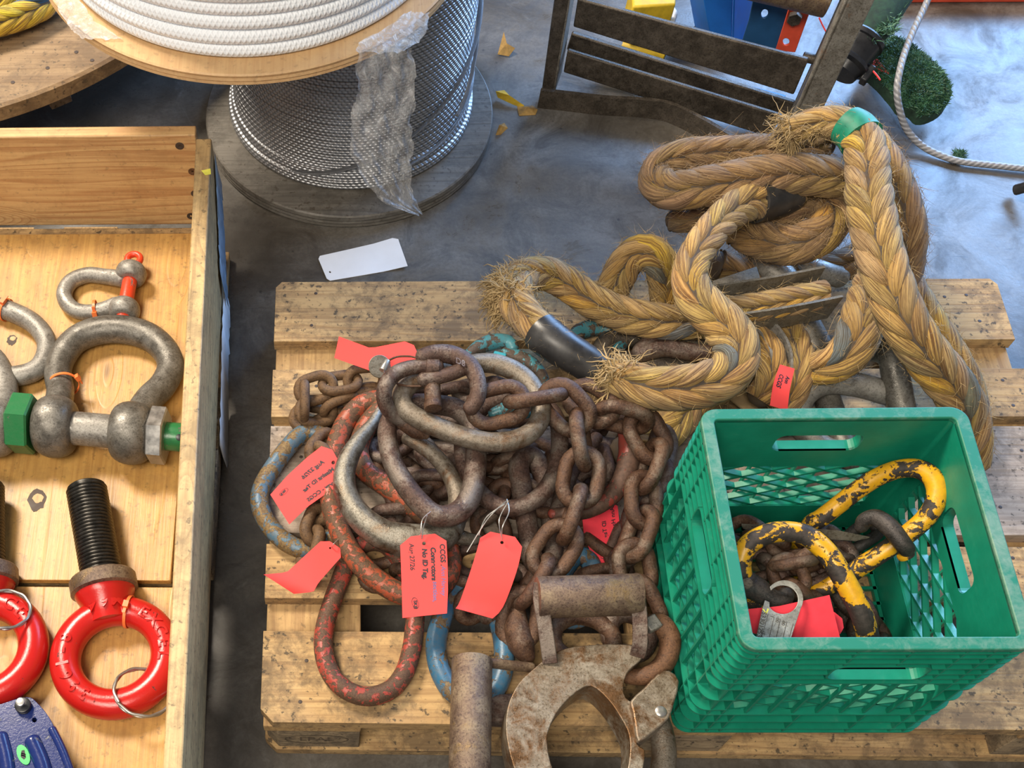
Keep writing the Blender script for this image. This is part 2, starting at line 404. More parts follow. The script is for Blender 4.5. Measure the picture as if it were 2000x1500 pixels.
M['zip'] = plain('orange_nylon', (.88, .20, .05), .4, 0, .06)
M['ferrule'] = plain('aluminium_ferrule', (.55, .53, .48), .35, .8)
M['wire'] = plain('thin_steel_wire', (.62, .61, .58), .3, .8)
M['keyring'] = plain('steel_wire_ring', (.36, .35, .33), .35, .85)
M['tagred'] = plain('fluorescent_red_card', (.96, .078, .072), .75, 0, .05, 25, .05, Specular_IOR_Level=.3)
M['tagfaded'] = plain('faded_red_card', (.78, .05, .075), .8, 0, .14, 25, .05, Specular_IOR_Level=.2)
M['ink'] = plain('black_marker_ink', (.02, .015, .02), .6)
M['inkblue'] = plain('blue_pen_ink', (.10, .13, .30), .6)
M['card'] = plain('white_card', (.78, .80, .84), .5, 0, .04, 12)
M['yellowmark'] = plain('yellow_sticker', (.85, .80, .12), .5)
M['greenlabel'] = plain('green_sticker', (.05, .62, .12), .4, 0, .04)
M['black'] = plain('black_plastic', (.018, .018, .020), .32, 0, .2)
M['redline'] = plain('red_trimmer_line', (.80, .06, .05), .4)
M['tape'] = plain('black_vinyl_tape', (.035, .034, .034), .36, 0, .35, 30, .3)
M['gtape'] = plain('green_tape', (.008, .20, .115), .5, 0, .2, 50, .3)
M['bluefilm'] = plain('pale_blue_film', (.24, .34, .46), .35)
M['leaf'] = plain('dry_leaf', (.42, .25, .07), .7, 0, .35, 60)
M['leafy'] = plain('yellow_leaf', (.70, .46, .03), .6, 0, .2, 60)
M['nail'] = plain('dark_nail', (.07, .05, .04), .6, .3)
M['stamp'] = plain('burnt_stamp', (.10, .07, .045), .85)
M['alu'] = rust('scratched_tag_plate', (.40, .39, .35), (.52, .51, .46), (.27, .26, .22), metal=.55, rough=.42, bump=.2)
M['plategrey'] = rust('dull_grey_plate', (.165, .145, .11), (.24, .22, .18), (.1, .085, .065), metal=.4, rough=.5, bump=.2)
M['bare'] = plain('grey_bolt_steel', (.42, .41, .39), .35, .8, .2)
M['strap'] = plain('tan_webbing', (.42, .29, .15), .7)
def crateplastic():
    g = G('green_crate_plastic'); c = g.co(rnd=False)
    n = g.noise(c, 14, 6, .65); s = g.noise(g.co((1, 1, 7), False), 60, 4, .7)
    col = g.ramp(n, [(.3, (.004, .165, .098)), (.7, (.008, .245, .15))])
    d = g.ramp(g.ma('MULTIPLY_ADD', s, .5, g.ma('MULTIPLY', n, .5)), [(.58, 0), (.72, .25)])
    col = g.mix(d, col, (.16, .30, .23))
    return g.out(col, g.ramp(s, [(.3, .3), (.7, .46)]), 0, g.bump(s, .06, .001), Subsurface_Weight=.0)
M['crate'] = crateplastic()
def cratescuffed():
    g = G('scuffed_green_rim'); c = g.co(rnd=False)
    n = g.noise(c, 55, 7, .75, .5); n2 = g.noise(c, 9, 3, .6)
    col = g.mix(g.ramp(g.ma('ADD', g.ma('MULTIPLY', n, .6), g.ma('MULTIPLY', n2, .4)), [(.46, 0), (.68, .8)]), (.010, .175, .105), (.22, .31, .24))
    return g.out(col, .5, 0, g.bump(n, .15, .001))
M['craterim'] = cratescuffed()
def ropemat(name, dirt=.3, dcol=(.20, .125, .06), mul=(1.04, 1.0, .92)):
    g = G(name); at = g.n('ShaderNodeAttribute', attribute_name='tint').outputs['Color']
    u = g.uv((1, 1, 1)); a = g.n('ShaderNodeMapping', {'Vector': u, 'Scale': (330, 14, 1)}).outputs[0]
    f = g.noise(a, 1, 4, .7, .25); c = g.co()
    col = g.mix(g.ramp(f, [(.40, .95), (.58, 0)]), at, (.22, .14, .06), 'MULTIPLY')
    dn = g.ramp(g.noise(c, 24, 5, .65), [(.42, 0), (.66, 1)])
    col = g.mix(g.ma('MULTIPLY', dn, dirt), col, dcol)
    col = g.mix(1.0, col, mul, 'MULTIPLY')
    return g.out(col, .72, 0, g.bump(f, 1, .003), Sheen_Weight=.15)
M['rope'] = ropemat('fibre_rope', .28)
M['rope_brown'] = ropemat('dirty_fibre_rope', .6, (.19, .12, .065), (.78, .70, .63))
M['rope_fresh'] = ropemat('yellow_poly_rope', .05, mul=(1, 1, 1))
M['fibre'] = plain('loose_rope_fibre', (.40, .28, .13), .7, 0, .25, 30, 0)
M['fibre_brown'] = plain('brown_rope_fibre', (.25, .16, .08), .7, 0, .25, 30, 0)
def strand(name, col, dk, k1, k2, bmp, rough, metal, dist=.002):
    g = G(name); x = g.n('ShaderNodeSeparateXYZ', {0: g.uv()})
    ph = g.ma('ADD', g.ma('MULTIPLY', x.outputs[0], k1), g.ma('MULTIPLY', x.outputs[1], k2))
    s = g.ma('MULTIPLY_ADD', g.ma('SINE', ph), .5, .5)
    n = g.noise(g.co(), 30, 4)
    c = g.mix(g.ma('MULTIPLY', n, .35), g.ramp(s, [(0, dk), (.45, col)]), dk)
    return g.out(c, rough, metal, g.bump(s, bmp, dist))
def drumwire():
    g = G('galvanised_wire_rope'); x = g.n('ShaderNodeSeparateXYZ', {0: g.uv()})
    row = g.ma('FLOOR', g.ma('DIVIDE', g.ma('ADD', x.outputs[1], .01), 6)); fr = g.ma('FRACT', g.ma('DIVIDE', x.outputs[1], 6))
    ph = g.ma('ADD', g.ma('MULTIPLY', x.outputs[0], 2*PI/.0105), g.ma('ADD', g.ma('MULTIPLY', fr, 1.6), g.ma('MULTIPLY', row, 2.95)))
    s = g.ma('MULTIPLY_ADD', g.ma('SINE', ph), .5, .5); n = g.noise(g.co(), 8, 4)
    c = g.ramp(n, [(.3, (.34, .34, .35)), (.7, (.50, .51, .53))])
    c = g.mix(g.ramp(s, [(.0, .6), (.4, 0)]), c, (.08, .08, .085))  # groove shade between the strands mixed into the colour
    return g.out(c, .38, .8, g.bump(s, .55, .0015))
M['drumwire'] = drumwire()
M['cablewhite'] = strand('grey_braided_cable', (.36, .36, .38), (.25, .25, .27), 2*PI*3, 2*PI/.011, .5, .45, .1)
def whiterope():
    g = G('white_braided_rope'); x = g.n('ShaderNodeSeparateXYZ', {0: g.uv()})
    u, v = x.outputs[0], x.outputs[1]
    a = g.ma('SINE', g.ma('MULTIPLY_ADD', u, 2*PI*5, g.ma('MULTIPLY', v, 2*PI/.0075)))
    b = g.ma('SINE', g.ma('MULTIPLY_ADD', u, -2*PI*5, g.ma('MULTIPLY', v, 2*PI/.0075)))
    h = g.ma('MULTIPLY_ADD', g.ma('MAXIMUM', a, b), .5, .5)
    return g.out((.86, .90, .95), .7, 0, g.bump(h, .7, .0018))
M['whiterope'] = whiterope()
def film():
    g = G('clear_plastic_film'); c = g.co()
    n = g.noise(c, 20, 4, .6, 1.0); n2 = g.noise(g.co((1, 1, .45)), 42, 6, .7, 2.4)
    b = g.bump(g.ma('ADD', n, g.ma('MULTIPLY', n2, .5)), 1, .008)
    g.out((.85, .87, .9), .08, 0, b, Specular_IOR_Level=.9)
    tr = g.n('ShaderNodeBsdfTransparent', {0: (.96, .97, .98)})
    mx = g.n('ShaderNodeMixShader', {0: g.ramp(n2, [(.38, .25), (.54, .38), (.66, .75)]), 1: tr.outputs[0], 2: g.b.outputs[0]})
    g.t.links.new(mx.outputs[0], g.o.inputs[0]); return g.m
M['film'] = film()
M['turfbase'] = plain('dark_grassy_crust', (.018, .05, .028), .8, 0, .4, 80, .6)
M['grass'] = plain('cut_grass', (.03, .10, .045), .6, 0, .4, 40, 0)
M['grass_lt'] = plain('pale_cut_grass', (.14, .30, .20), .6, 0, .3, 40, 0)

# ================================================================== SETTING
mb = MB(); n = 24
mb.add([(-6+13*i/n, -4+14*j/n, 0) for j in range(n+1) for i in range(n+1)], [(j*(n+1)+i, j*(n+1)+i+1, (j+1)*(n+1)+i+1, (j+1)*(n+1)+i) for j in range(n) for i in range(n)])
tag(obj('floor', mb, M['floor']), kind='structure')
# ================================================================== PALLET (right)
DZ = .1413
def board(name, lo, hi, mat, parent, cham=0, nails=()):
    b = MB()
    b.box(lo, hi)
    for (x, y) in nails:
        lathe(b, (x, y, hi[2]-.001), [(.0045, 0), (.0045, .0016), (.0015, .0018)], 8, mi=1)
    return obj(name, b, [mat, M['nail']], parent, bevel=.002)
pal = thing('pallet', (.6, .4, 0), 'wooden pallet on the floor carrying the chain pile and the green crate', 'pallet')
D = .7915
deck = [(0, .140), (.176, .273), (.296, .441), (.483, .583), (D-.132, D)]
# measured board edges along the left end of the pallet
def ydeck(v, z=DZ): return W(520, v, z).y
deck = [(0, ydeck(1232)), (ydeck(1168), ydeck(1062)), (ydeck(1040), ydeck(832)), (ydeck(814), ydeck(722)), (ydeck(667), D)]
for i, (y0, y1) in enumerate(deck):
    m = M['pal_x'] if i != 2 else M['pal_grey']  # middle board takes the greyer wood colour
    b = MB(); c = .02
    if i in (0, 4):
        e = [(0, y0), (1.2, y0), (1.2, y1), (0, y1)]
        e = [(c*.9, y0), (1.2-c*.9, y0), (1.2, y0+c), (1.2, y1), (0, y1), (0, y0+c)] if i == 0 else [(0, y0), (1.2, y0), (1.2, y1-c*.6), (1.2-c*.5, y1), (c*.5, y1), (0, y1-c*.6)]
    else: e = [(0, y0), (1.2, y0), (1.2, y1), (0, y1)]
    b.hexa([(x, y, DZ-.022) for x, y in e], [(x, y, DZ) for x, y in e])
    for xx in (.06, .6, 1.1, 1.155):
        for q in (.27, .73):
            lathe(b, (xx+R(-.012, .012), y0+(y1-y0)*q+R(-.01, .01), DZ-.001), [(.0032, 0), (.0032, .0013), (.001, .0015)], 8, mi=1)
    obj('deck_board', b, [m, M['nail']], pal, bevel=.0018)
for x0 in (0, .5275, 1.055):
    board('stringer_board', (x0+.003, .002, DZ-.044), (x0+.142, D-.002, DZ-.022), M['pal_y'], pal)
for x0 in (0, .5275, 1.055):
    for y0, y1 in ((.004, .104), (D/2-.05, D/2+.05), (D-.104, D-.004)):
        b = MB(); c = .018
        xa, xb = x0+.004, x0+.141
        if x0 == 0 and y0 < .1: e = [(xa+c, y0), (xb, y0), (xb, y1), (xa, y1), (xa, y0+c)]
        elif x0 > 1 and y0 < .1: e = [(xa, y0), (xb-c, y0), (xb, y0+c), (xb, y1), (xa, y1)]
        else: e = [(xa, y0), (xb, y0), (xb, y1), (xa, y1)]
        b.hexa([(x, y, .0221) for x, y in e], [(x, y, DZ-.0442) for x, y in e])
        bl = obj('block', b, M['block'], pal, bevel=.0015)
        if x0 == 0 and y0 < .1:
            t = MB(); fn = lambda x, y, z: Vector((.078+x, y0-.0006, .058+y))
            puttext(t, 'EPAL', .024, fn, align='CENTER')
            t.add([fn(px, py, 0) for px, py in circ(0, .0, .047, .019, 36)]+[fn(px, py, 0) for px, py in circ(0, .0, .045, .017, 36)], [(k, (k+1) % 36, 36+(k+1) % 36, 36+k) for k in range(36)])
            tag(obj('stamp', t, M['stamp'], bl, recalc=False), 'burnt oval stamp reading EPAL')
for y0 in (0, D/2-.05, D-.1):
    b = MB(); c = .018
    e = [(c, y0), (1.2-c, y0), (1.2, y0+c), (1.2, y0+.1), (0, y0+.1), (0, y0+c)]
    b.hexa([(x, y, 0) for x, y in e], [(x, y, .022) for x, y in e])
    obj('bottom_board', b, M['pal_x'], pal, bevel=.0018)

# ================================================================== BOX (left)
BZ = .10   # deck height inside the box
box = thing('wooden_box', (-.5, .4, 0), 'pale pine box with high sides on the floor left of the pallet, holding lifting gear', 'box')
XO, XI = -.094, -.124
b = MB(); b.hexa([(-.102, -.45, BZ-.01), (-.074, -.45, BZ-.01), (-.101, .962, BZ-.01), (-.130, .962, BZ-.01)], [(-.100, -.45, .30), (-.076, -.45, .30), (-.104, .957, .30), (-.130, .957, .30)])
side = obj('side_board', b, M['box_y'], box, bevel=.0025)
b = MB(); b.box((-1.15, .962, BZ+.0), (-.131, .985, .302))
far = obj('end_board', b, M['box_x'], box, bevel=.0025)
for (u, v) in ((351, 285), (376, 335), (381, 378), (373, 422)):
    p = onplane(u, v, (0, .962, 0), Vector((0, 1, 0)))
    b = MB(); lathe(b, p+Vector((0, .002, 0)), [(.0075, 0), (.0075, .0026), (.004, .003), (.002, .002)], 12, Vector((0, -1, 0)))
    obj('screw_head', b, M['nail'] if v != 335 else M['rust_or'], far)
for y0 in (-.42, -.2, .02, .24, .46, .68, .905):
    b = MB(); b.box((-1.15, y0, BZ-.022), (-.128, y0+(.16 if y0 < .9 else .05), BZ)); obj('deck_slat', b, M['pal_x'], box, bevel=.0015)
for k in range(7):
    x0 = -.30-.155*k
    b = MB(); b.box((x0-.1, .90, BZ-.044), (x0, .98, BZ-.022)); obj('under_slat', b, M['pal_y'], box, bevel=.0015)
for y0, y1 in ((.80, .95), (.28, .62), (-.45, -.1)):
    b = MB(); b.box((-.20, y0, .0225), (-.104 if y0 > .5 else -.09, y1, BZ-.023)); obj('foot_block', b, M['block'], box, bevel=.002)
b = MB(); b.box((-.21, -.45, .0), (-.098, .97, .022)); obj('bottom_runner', b, M['pal_y'], box, bevel=.002)
# torn pale blue film on the outer side, yellow sticker
for nm, ya, yb, ta, tb, ba, bb, m_, lb in (('torn_film', .955, .80, .275, .15, .21, .06, 'bluefilm', 'torn pale blue film'), ('torn_paper', .84, .50, .095, .085, .03, .004, 'card', 'torn white paper')):
    b = MB(); rows = []
    for i in range(24):
        f_ = i/23; y = ya+(yb-ya)*f_; x = -.1035+(.957-y)*.0195+(.002 if m_ == 'bluefilm' else .004)+.003*f_+R(0, .0015)
        top = ta+(tb-ta)*f_+R(-.008, .008); bot = max(.002, ba+(bb-ba)*f_+R(-.012, .012))
        rows += [(x, y, top), (x+.002, y, (top+bot)/2), (x+.006, y+R(-.003, .003), bot)]
    b.add(rows, [(3*i+j, 3*i+j+1, 3*i+j+4, 3*i+j+3) for i in range(23) for j in range(2)])
    o = obj(nm, b, M[m_], side); d = o.modifiers.new('th', 'SOLIDIFY'); d.thickness = .0006; tag(o, lb)
b = MB(); P4 = WL([(393, 333, .3012), (411, 329, .3012), (412, 340, .3012), (401, 342, .3012)])
b.hexa([p-Vector((0, 0, .0004)) for p in P4], P4); obj('sticker', b, M['yellowmark'], side, smooth=False)
b = MB(); b.box((-1.1, .235, BZ), (-.146, .930, BZ+.012))
ply = obj('plywood_sheet', b, M['ply_y'], bevel=.001)
for (u, v, r_) in ((72, 977, .0150), (23, 664, .009)):
    q = W(u, v, BZ+.012); b = MB(); lp = [(q.x+r_*R(.8, 1.1)*math.cos(2*PI*i/18), q.y+1.35*r_*R(.8, 1.1)*math.sin(2*PI*i/18)) for i in range(18)]
    plate(b, [lp], lambda x, y: (x, y, BZ+.0124), (0, 0, -.001)); obj('knot', b, M['nail'], ply)
    b = MB(); plate(b, [[(q.x+(x-q.x)*.6+.0015, q.y+(y-q.y)*.42+.003) for x, y in lp]], lambda x, y: (x, y, BZ+.0127), (0, 0, -.001)); obj('knot_core', b, M['ply_disc'], ply)
tag(ply, 'yellowish plywood sheet in the box under the grey shackles', 'plywood')
b = MB(); b.box((-1.1, -.43, BZ), (-.128, .226, BZ+.008))
tag(obj('plywood_sheet', b, M['ply_y'], bevel=.001), 'lower plywood sheet in the box beneath the red ring bolts', 'plywood')
PZ = BZ+.012; PZ2 = BZ+.008

def zipband(c, ax, r, head, parent, w=.0045):
    b = MB(); ax = ax.normalized(); c = Vector(c)
    x = (Vector(head)-ax*Vector(head).dot(ax)).normalized(); y = ax.cross(x)
    k = 40; vs = []
    for i in range(k):
        t = 2*PI*i/k; d = x*math.cos(t)+y*math.sin(t)
        vs += [c+d*(r)-ax*w/2, c+d*(r)+ax*w/2, c+d*(r+.0014)+ax*w/2, c+d*(r+.0014)-ax*w/2]
    b.add(vs, [(4*i+j, 4*i+(j+1) % 4, 4*((i+1) % k)+(j+1) % 4, 4*((i+1) % k)+j) for i in range(k) for j in range(4)])
    h = c+x*(r+.003)
    T = Matrix.Translation(h) @ Matrix((x, y, ax)).transposed().to_4x4()
    b.box((-.0035, -.005, -.004), (.0035, .005, .004), T=T)
    b.box((-.001, .005, -w/2), (.0006, .014, w/2), T=T)
    return tag(obj('cable_tie', b, M['zip'], parent), 'orange cable tie')

def ear(mb, c, ax, R0, th, hole=0):
    """bulbous shackle ear: fat disc around the pin axis"""
    pr = []
    for i in range(13):
        t = -PI/2+PI*i/12; pr.append((R0*.62+R0*.38*math.cos(t), th/2*math.sin(t)))
    lathe(mb, c, pr, 36, ax)
def hexprism(mb, c, ax, r, h, rot=0, mi=0):
    c = Vector(c); ax = ax.normalized(); x = Vector((0, 0, 1)); x = (x-ax*x.dot(ax)).normalized(); y = ax.cross(x)
    def lp(rr, hh): return [c+ax*hh+(x*math.cos(rot+PI/3*i)+y*math.sin(rot+PI/3*i))*rr for i in range(6)]
    L = [lp(r*.93, -h/2), lp(r, -h/2+h*.08), lp(r, h/2-h*.08), lp(r*.93, h/2)]
    vs = [q for l in L for q in l]
    mb.add(vs, [list(range(6))[::-1], [18+i for i in range(6)]]+[(6*j+i, 6*j+(i+1) % 6, 6*j+6+(i+1) % 6, 6*j+6+i) for j in range(3) for i in range(6)], mi)

# --- large bow shackle
sh = thing('bow_shackle', W(225, 780, PZ), 'large dark grey bow shackle with green bolt, widest in the wooden box', 'shackle')
pz = PZ+.0515
eL, eR = W(108, 833, pz), W(257, 846, pz); ax = (eR-eL).normalized()
bow = WL([(112, 800, PZ+.046), (118, 764, PZ+.036), (113, 730, PZ+.028), (122, 697, PZ+.026), (148, 664, PZ+.025), (192, 646, PZ+.025), (243, 644, PZ+.025), (291, 658, PZ+.025), (323, 686, PZ+.025), (333, 718, PZ+.026), (318, 752, PZ+.029), (291, 780, PZ+.036), (270, 812, PZ+.046)])
b = MB(); tube(b, spline(bow, 8), [.0235, .0225, .0225, .0225, .0228, .0235, .0238, .0235, .0228, .0225, .0225, .023, .0235], 24)
ear(b, eL, ax, .050, .062); ear(b, eR, ax, .050, .062)
bw = obj('bow', b, M['gun'], sh)
t = MB(); q0 = W(118, 717, PZ+.0475); puttext(t, '85T', .012, lambda x, y, z: q0+Vector((-y*.3, -x, 0))*1.0+Vector((y*.8, 0, 0)), .0006)
b = MB(); cyl(b, eL, eR, .0265, 32); obj('pin', b, M['galv'], sh)
b = MB(); hexprism(b, eL-ax*.052, ax, .049, .036, .3); obj('bolt_head', b, M['greenpaint'], sh, ang=25)
b = MB(); hexprism(b, eR+ax*.043, ax, .046, .026, .25); obj('nut', b, M['bare'], sh, ang=25)
b = MB(); cyl(b, eR+ax*.02, eR+ax*.092, .0225, 28, bev=.2)
obj('bolt_end', b, M['greenpaint'], sh)
b = MB(); e = eR+ax*.076; dv = tocam(e); cyl(b, e+dv*.0215, e+dv*.0235, .0052, 14); obj('cotter_hole_disc', b, M['black'], sh)  # black disc laid on for the dark inside the hole
p = W(124, 752, PZ+.034); zipband(p, W(114, 725, PZ+.029)-W(119, 772, PZ+.040), .0243, W(160, 752, PZ+.05)-p, sh)
# --- small bow shackle
sh = thing('bow_shackle', W(200, 575, PZ), 'small galvanised bow shackle with red screw pin, at the top of the plywood', 'shackle')
a1, a2 = W(243, 606, PZ+.027), W(256, 535, PZ+.027); ax = (a2-a1).normalized()
b = MB(); tube(b, spline(WL([(228, 596, PZ+.024), (205, 604, PZ+.018), (178, 610, PZ+.0165), (150, 607, PZ+.0155), (131, 592, PZ+.0155), (126, 571, PZ+.0155), (140, 549, PZ+.0155), (172, 537, PZ+.016), (205, 540, PZ+.018), (238, 544, PZ+.024)]), 6), [.0145, .0135, .0135, .0135, .0138, .014, .0138, .0135, .0135, .0145], 18)
ear(b, a1, ax, .027, .031); ear(b, a2, ax, .027, .031); obj('bow', b, M['galv'], sh)
b = MB(); cyl(b, a1-ax*.020, a2+ax*.018, .0125, 24); obj('pin', b, M['pinred'], sh)
b = MB(); ec = a2+ax*.033; s2 = ax.cross(Vector((0, 0, 1))).normalized()
tube(b, [ec+(ax*math.cos(2*PI*i/24)+s2*math.sin(2*PI*i/24))*.0115 for i in range(24)], .0058, 12, True); obj('pin_eye', b, M['pinred'], sh)
p = W(187, 605, PZ+.017); zipband(p, W(165, 609, PZ+.016)-W(205, 604, PZ+.018), .0152, W(192, 620, PZ+.03)-p, sh)
# --- left shackle bow, cut by the frame
sh = thing('bow_shackle', W(20, 670, PZ), 'grey bow shackle with orange tie cut off by the left edge of the picture', 'shackle')
b = MB(); tube(b, spline(WL([(-95, 610, PZ+.03), (-50, 588, PZ+.022), (-14, 597, PZ+.019), (30, 612, PZ+.018), (68, 634, PZ+.018), (91, 668, PZ+.018), (86, 704, PZ+.018), (62, 727, PZ+.018), (15, 736, PZ+.018), (-40, 732, PZ+.02), (-95, 722, PZ+.03)]), 7), .0172, 20)
ax = (W(-100, 600, PZ+.035)-W(-100, 735, PZ+.035)).normalized()
ear(b, W(-118, 606, PZ+.032), ax, .032, .036); ear(b, W(-118, 728, PZ+.032), ax, .032, .036); obj('bow', b, M['galv'], sh)
b = MB(); cyl(b, W(-118, 760, PZ+.032), W(-118, 570, PZ+.032), .016); obj('pin', b, M['pinred'], sh)
p = W(12, 605, PZ+.018); zipband(p, W(-10, 598, PZ+.018)-W(36, 616, PZ+.018), .0185, Vector((0, 0, 1)), sh)
# --- second large shackle, only its ear in view
sh = thing('bow_shackle', W(-30, 830, PZ), 'speckled grey shackle ear at the left picture edge beside the green bolt head', 'shackle')
ax = Vector((1, -.05, 0)).normalized(); c = W(-12, 835, PZ+.048)
b = MB(); ear(b, c, ax, .048, .062); ear(b, c-ax*.16, ax, .048, .062)
tube(b, spline([c+Vector((0, .03, -.01)), c+Vector((.0, .09, -.022)), c+Vector((-.03, .15, -.022)), c+Vector((-.08, .165, -.022)), c+Vector((-.13, .15, -.022)), c+Vector((-.16, .09, -.022)), c-ax*.16+Vector((0, .03, -.01))], 6), .022, 20)
obj('bow', b, M['galv'], sh)
b = MB(); cyl(b, c-ax*.22, c, .025); obj('pin', b, M['gun'], sh)
# --- ring bolts
def ringbolt(label, cu, cv, R0, r0, end, ringtexts, sidx):
    c = W(cu, cv, PZ2+r0+.002); e = W(end[0], end[1], PZ+.042)
    d = (e-c); d.z = 0; d.normalize()
    rt = thing('ring_bolt', c-Vector((0, 0, r0)), label, 'ring bolt', 'red ring bolts in the box')
    b = MB(); ring = []
    sx = d.cross(Vector((0, 0, 1)))
    tube(b, [c+(d*math.cos(2*PI*i/72)+sx*math.sin(2*PI*i/72))*R0 for i in range(72)], r0, 28, True)
    up = Vector((0, 0, 1)); ax = (d+up*.10).normalized()
    n0 = c+d*(R0-.004)
    lathe(b, n0, [(.030, -.012), (.031, 0), (.034, .012), (.042, .026), (.0455, .034), (.0455, .037)], 40, ax)
    body = obj('ring', b, M['red'], rt)
    k = n0+ax*.036
    b = MB(); lathe(b, k, [(.046, -.001), (.0505, .002), (.0505, .021), (.048, .0245), (.034, .025), (.03, .032)], 48, ax); obj('collar', b, M['pipe'], rt)
    b = MB(); pr = [(.0285, .024)]; L = (e-k).dot(ax); ppitch = .0058; m = int((L-.03)/ppitch)
    for i in range(m):
        h = .03+i*ppitch; pr += [(.0285, h), (.0318, h+ppitch*.36), (.0318, h+ppitch*.62)]
    pr += [(.0285, .03+m*ppitch), (.0295, L-.002), (.027, L)]
    lathe(b, k, pr, 48, ax); obj('threaded_shank', b, M['thread'], rt, ang=60)
    # raised lettering on the top of the ring
    for body_, a0, size, flip in ringtexts:
        t = MB()
        for j, ch in enumerate(body_):
            ang = a0+(flip*j*size*.80/R0)
            if ch == ' ': continue
            di = d*math.cos(ang)+sx*math.sin(ang); ta = (-d*math.sin(ang)+sx*math.cos(ang))*flip
            def fn(x, y, z, cc=c+di*R0, di=di, ta=ta, flip=flip):
                return cc+ta*x+di*(flip*y)+Vector((0, 0, math.sqrt(max(1e-6, r0*r0-y*y))+z+.0004))
            if flip < 0:
                def fn(x, y, z, xo=(j-1)*size*.8): return c+d*(R0+.003-y)-sx*(xo+x)+Vector((0, 0, math.sqrt(max(1e-6, .0335**2-(xo+x)**2))+z+.0006))
            puttext(t, ch, size, fn, .0016, align='CENTER', bold=.0007)
        tag(obj('lettering', t, M['red'], body, ang=30), 'raised red lettering '+body_)
    return rt, c, d, sx
TXT = [('EXCEL', math.radians(46), .025, 1), ('3961-8', math.radians(222), .025, 1), ('M64', math.radians(17), .023, -1)]
rb, rc, rd, rs = ringbolt('red ring bolt with black threaded shank lying whole beside the right side board', 226, 1283, .0735, .0228, (168, 950), TXT, 0)
p = rc+(rd*math.cos(math.radians(24))+rs*math.sin(math.radians(24)))*.0735
zipband(p, (-rd*math.sin(math.radians(24))+rs*math.cos(math.radians(24))), .0237, Vector((0, 0, 1)), rb)
rb2, rc2, rd2, rs2 = ringbolt('red ring bolt cut by the left picture edge, its wire ring at the neck', -32, 1268, .0735, .0228, (-32, 945), [('CE', math.radians(36), .028, 1)], 1)
def wirering(c, nrm, r, label, rr=.0021):
    b = MB(); x = Vector((0, 0, 1)); x = (x-nrm*x.dot(nrm)).normalized(); y = nrm.cross(x); k = 120
    tube(b, [c+nrm*(.004*i/k-.002)+(x*math.cos(4*PI*i/k)+y*math.sin(4*PI*i/k))*(r+.0006*math.sin(i)) for i in range(k)], rr, 8)
    return tag(obj('wire_ring', b, M['keyring']), label, 'ring')
cr = W(279, 1352, PZ2+.035); wirering(cr, Vector((.32, .30, 1)).normalized(), .041, 'thin steel split ring hooked through the whole red ring bolt', .0023)
cr = W(10, 1190, PZ2+.055); wirering(cr, Vector((.2, .3, 1)).normalized(), .036, 'thin steel split ring at the neck of the cut-off red ring bolt', .0023)
# --- blue clamp
cz = PZ2+.056
cl = thing('lifting_clamp', W(50, 1440, PZ2), 'glossy blue steel lifting clamp with green oval sticker, lower left corner', 'clamp')
out = smooth2([(-60, 1392), (-5, 1377), (36, 1364), (58, 1362), (72, 1372), (94, 1398), (116, 1440), (134, 1478), (150, 1520), (168, 1570), (60, 1600), (-60, 1590)], 3)
b = MB(); plate(b, [out, circ(67, 1406, 4.6, n=14)], lambda x, y: W(x, y, cz), (0, 0, -.014)); obj('side_plate', b, M['bluepaint'], cl, bevel=.002)
b = MB(); plate(b, [smooth2([(-60, 1400), (34, 1374), (66, 1384), (104, 1446), (140, 1540), (60, 1580), (-60, 1570)], 3)], lambda x, y: W(x, y, cz-.0145), (0, 0, -.026)); obj('jaw_core', b, M['darksteel'], cl)
b = MB(); plate(b, [out], lambda x, y: W(x, y, cz-.041), (0, 0, -.0145)); obj('back_plate', b, M['bluepaint'], cl, bevel=.002)
for pts_, rr in (([(64, 1448), (82, 1490), (96, 1540)], .0115), ([(2, 1440), (14, 1490), (20, 1550)], .0105), ([(102, 1425), (124, 1470), (146, 1530)], .006)):
    b = MB(); tube(b, spline(WL([(u, v, cz-.001) for u, v in pts_]), 8), rr, 14); obj('raised_rib', b, M['bluepaint'], cl)
b = MB(); q = W(47, 1381, cz); cyl(b, q, q+Vector((0, 0, .010)), .0115, 24); obj('washer', b, M['black'], cl)
b = MB(); hexprism(b, q+Vector((0, 0, .014)), Vector((0, 0, 1)), .0095, .010); lathe(b, q+Vector((0, 0, .019)), [(.0062, 0), (.0062, .003), (.005, .0035)], 16); obj('hex_nut', b, M['bare'], cl, ang=25)
st = circ(45.5, 1474, 11.5, 20.5, 28, math.radians(-22))
b = MB(); plate(b, [st], lambda x, y: W(x, y, cz+.0019), (0, 0, -.0016)); sk = obj('sticker', b, M['greenlabel'], cl)
t = MB(); q = W(45, 1474, cz+.0022)
for txt, off, sz in (('CERTIFIED', .0045, .0042), ('//', .000, .009), ('LIFT', -.004, .005)):
    puttext(t, txt if txt == '//' else '', sz, lambda x, y, z, off=off: q+Vector((y+off, -x, 0)), align='CENTER', bold=.0004)
t.add([q+Vector(v) for v in ((-.003, .006, 0), (.001, .007, 0), (.0045, -.004, 0), (.002, -.007, 0), (-.003, -.003, 0), (.001, 0, 0))], [(0, 1, 5, 4), (5, 1, 2, 3), (4, 5, 3)])
obj('sticker_print', t, M['ink'], sk, recalc=False)
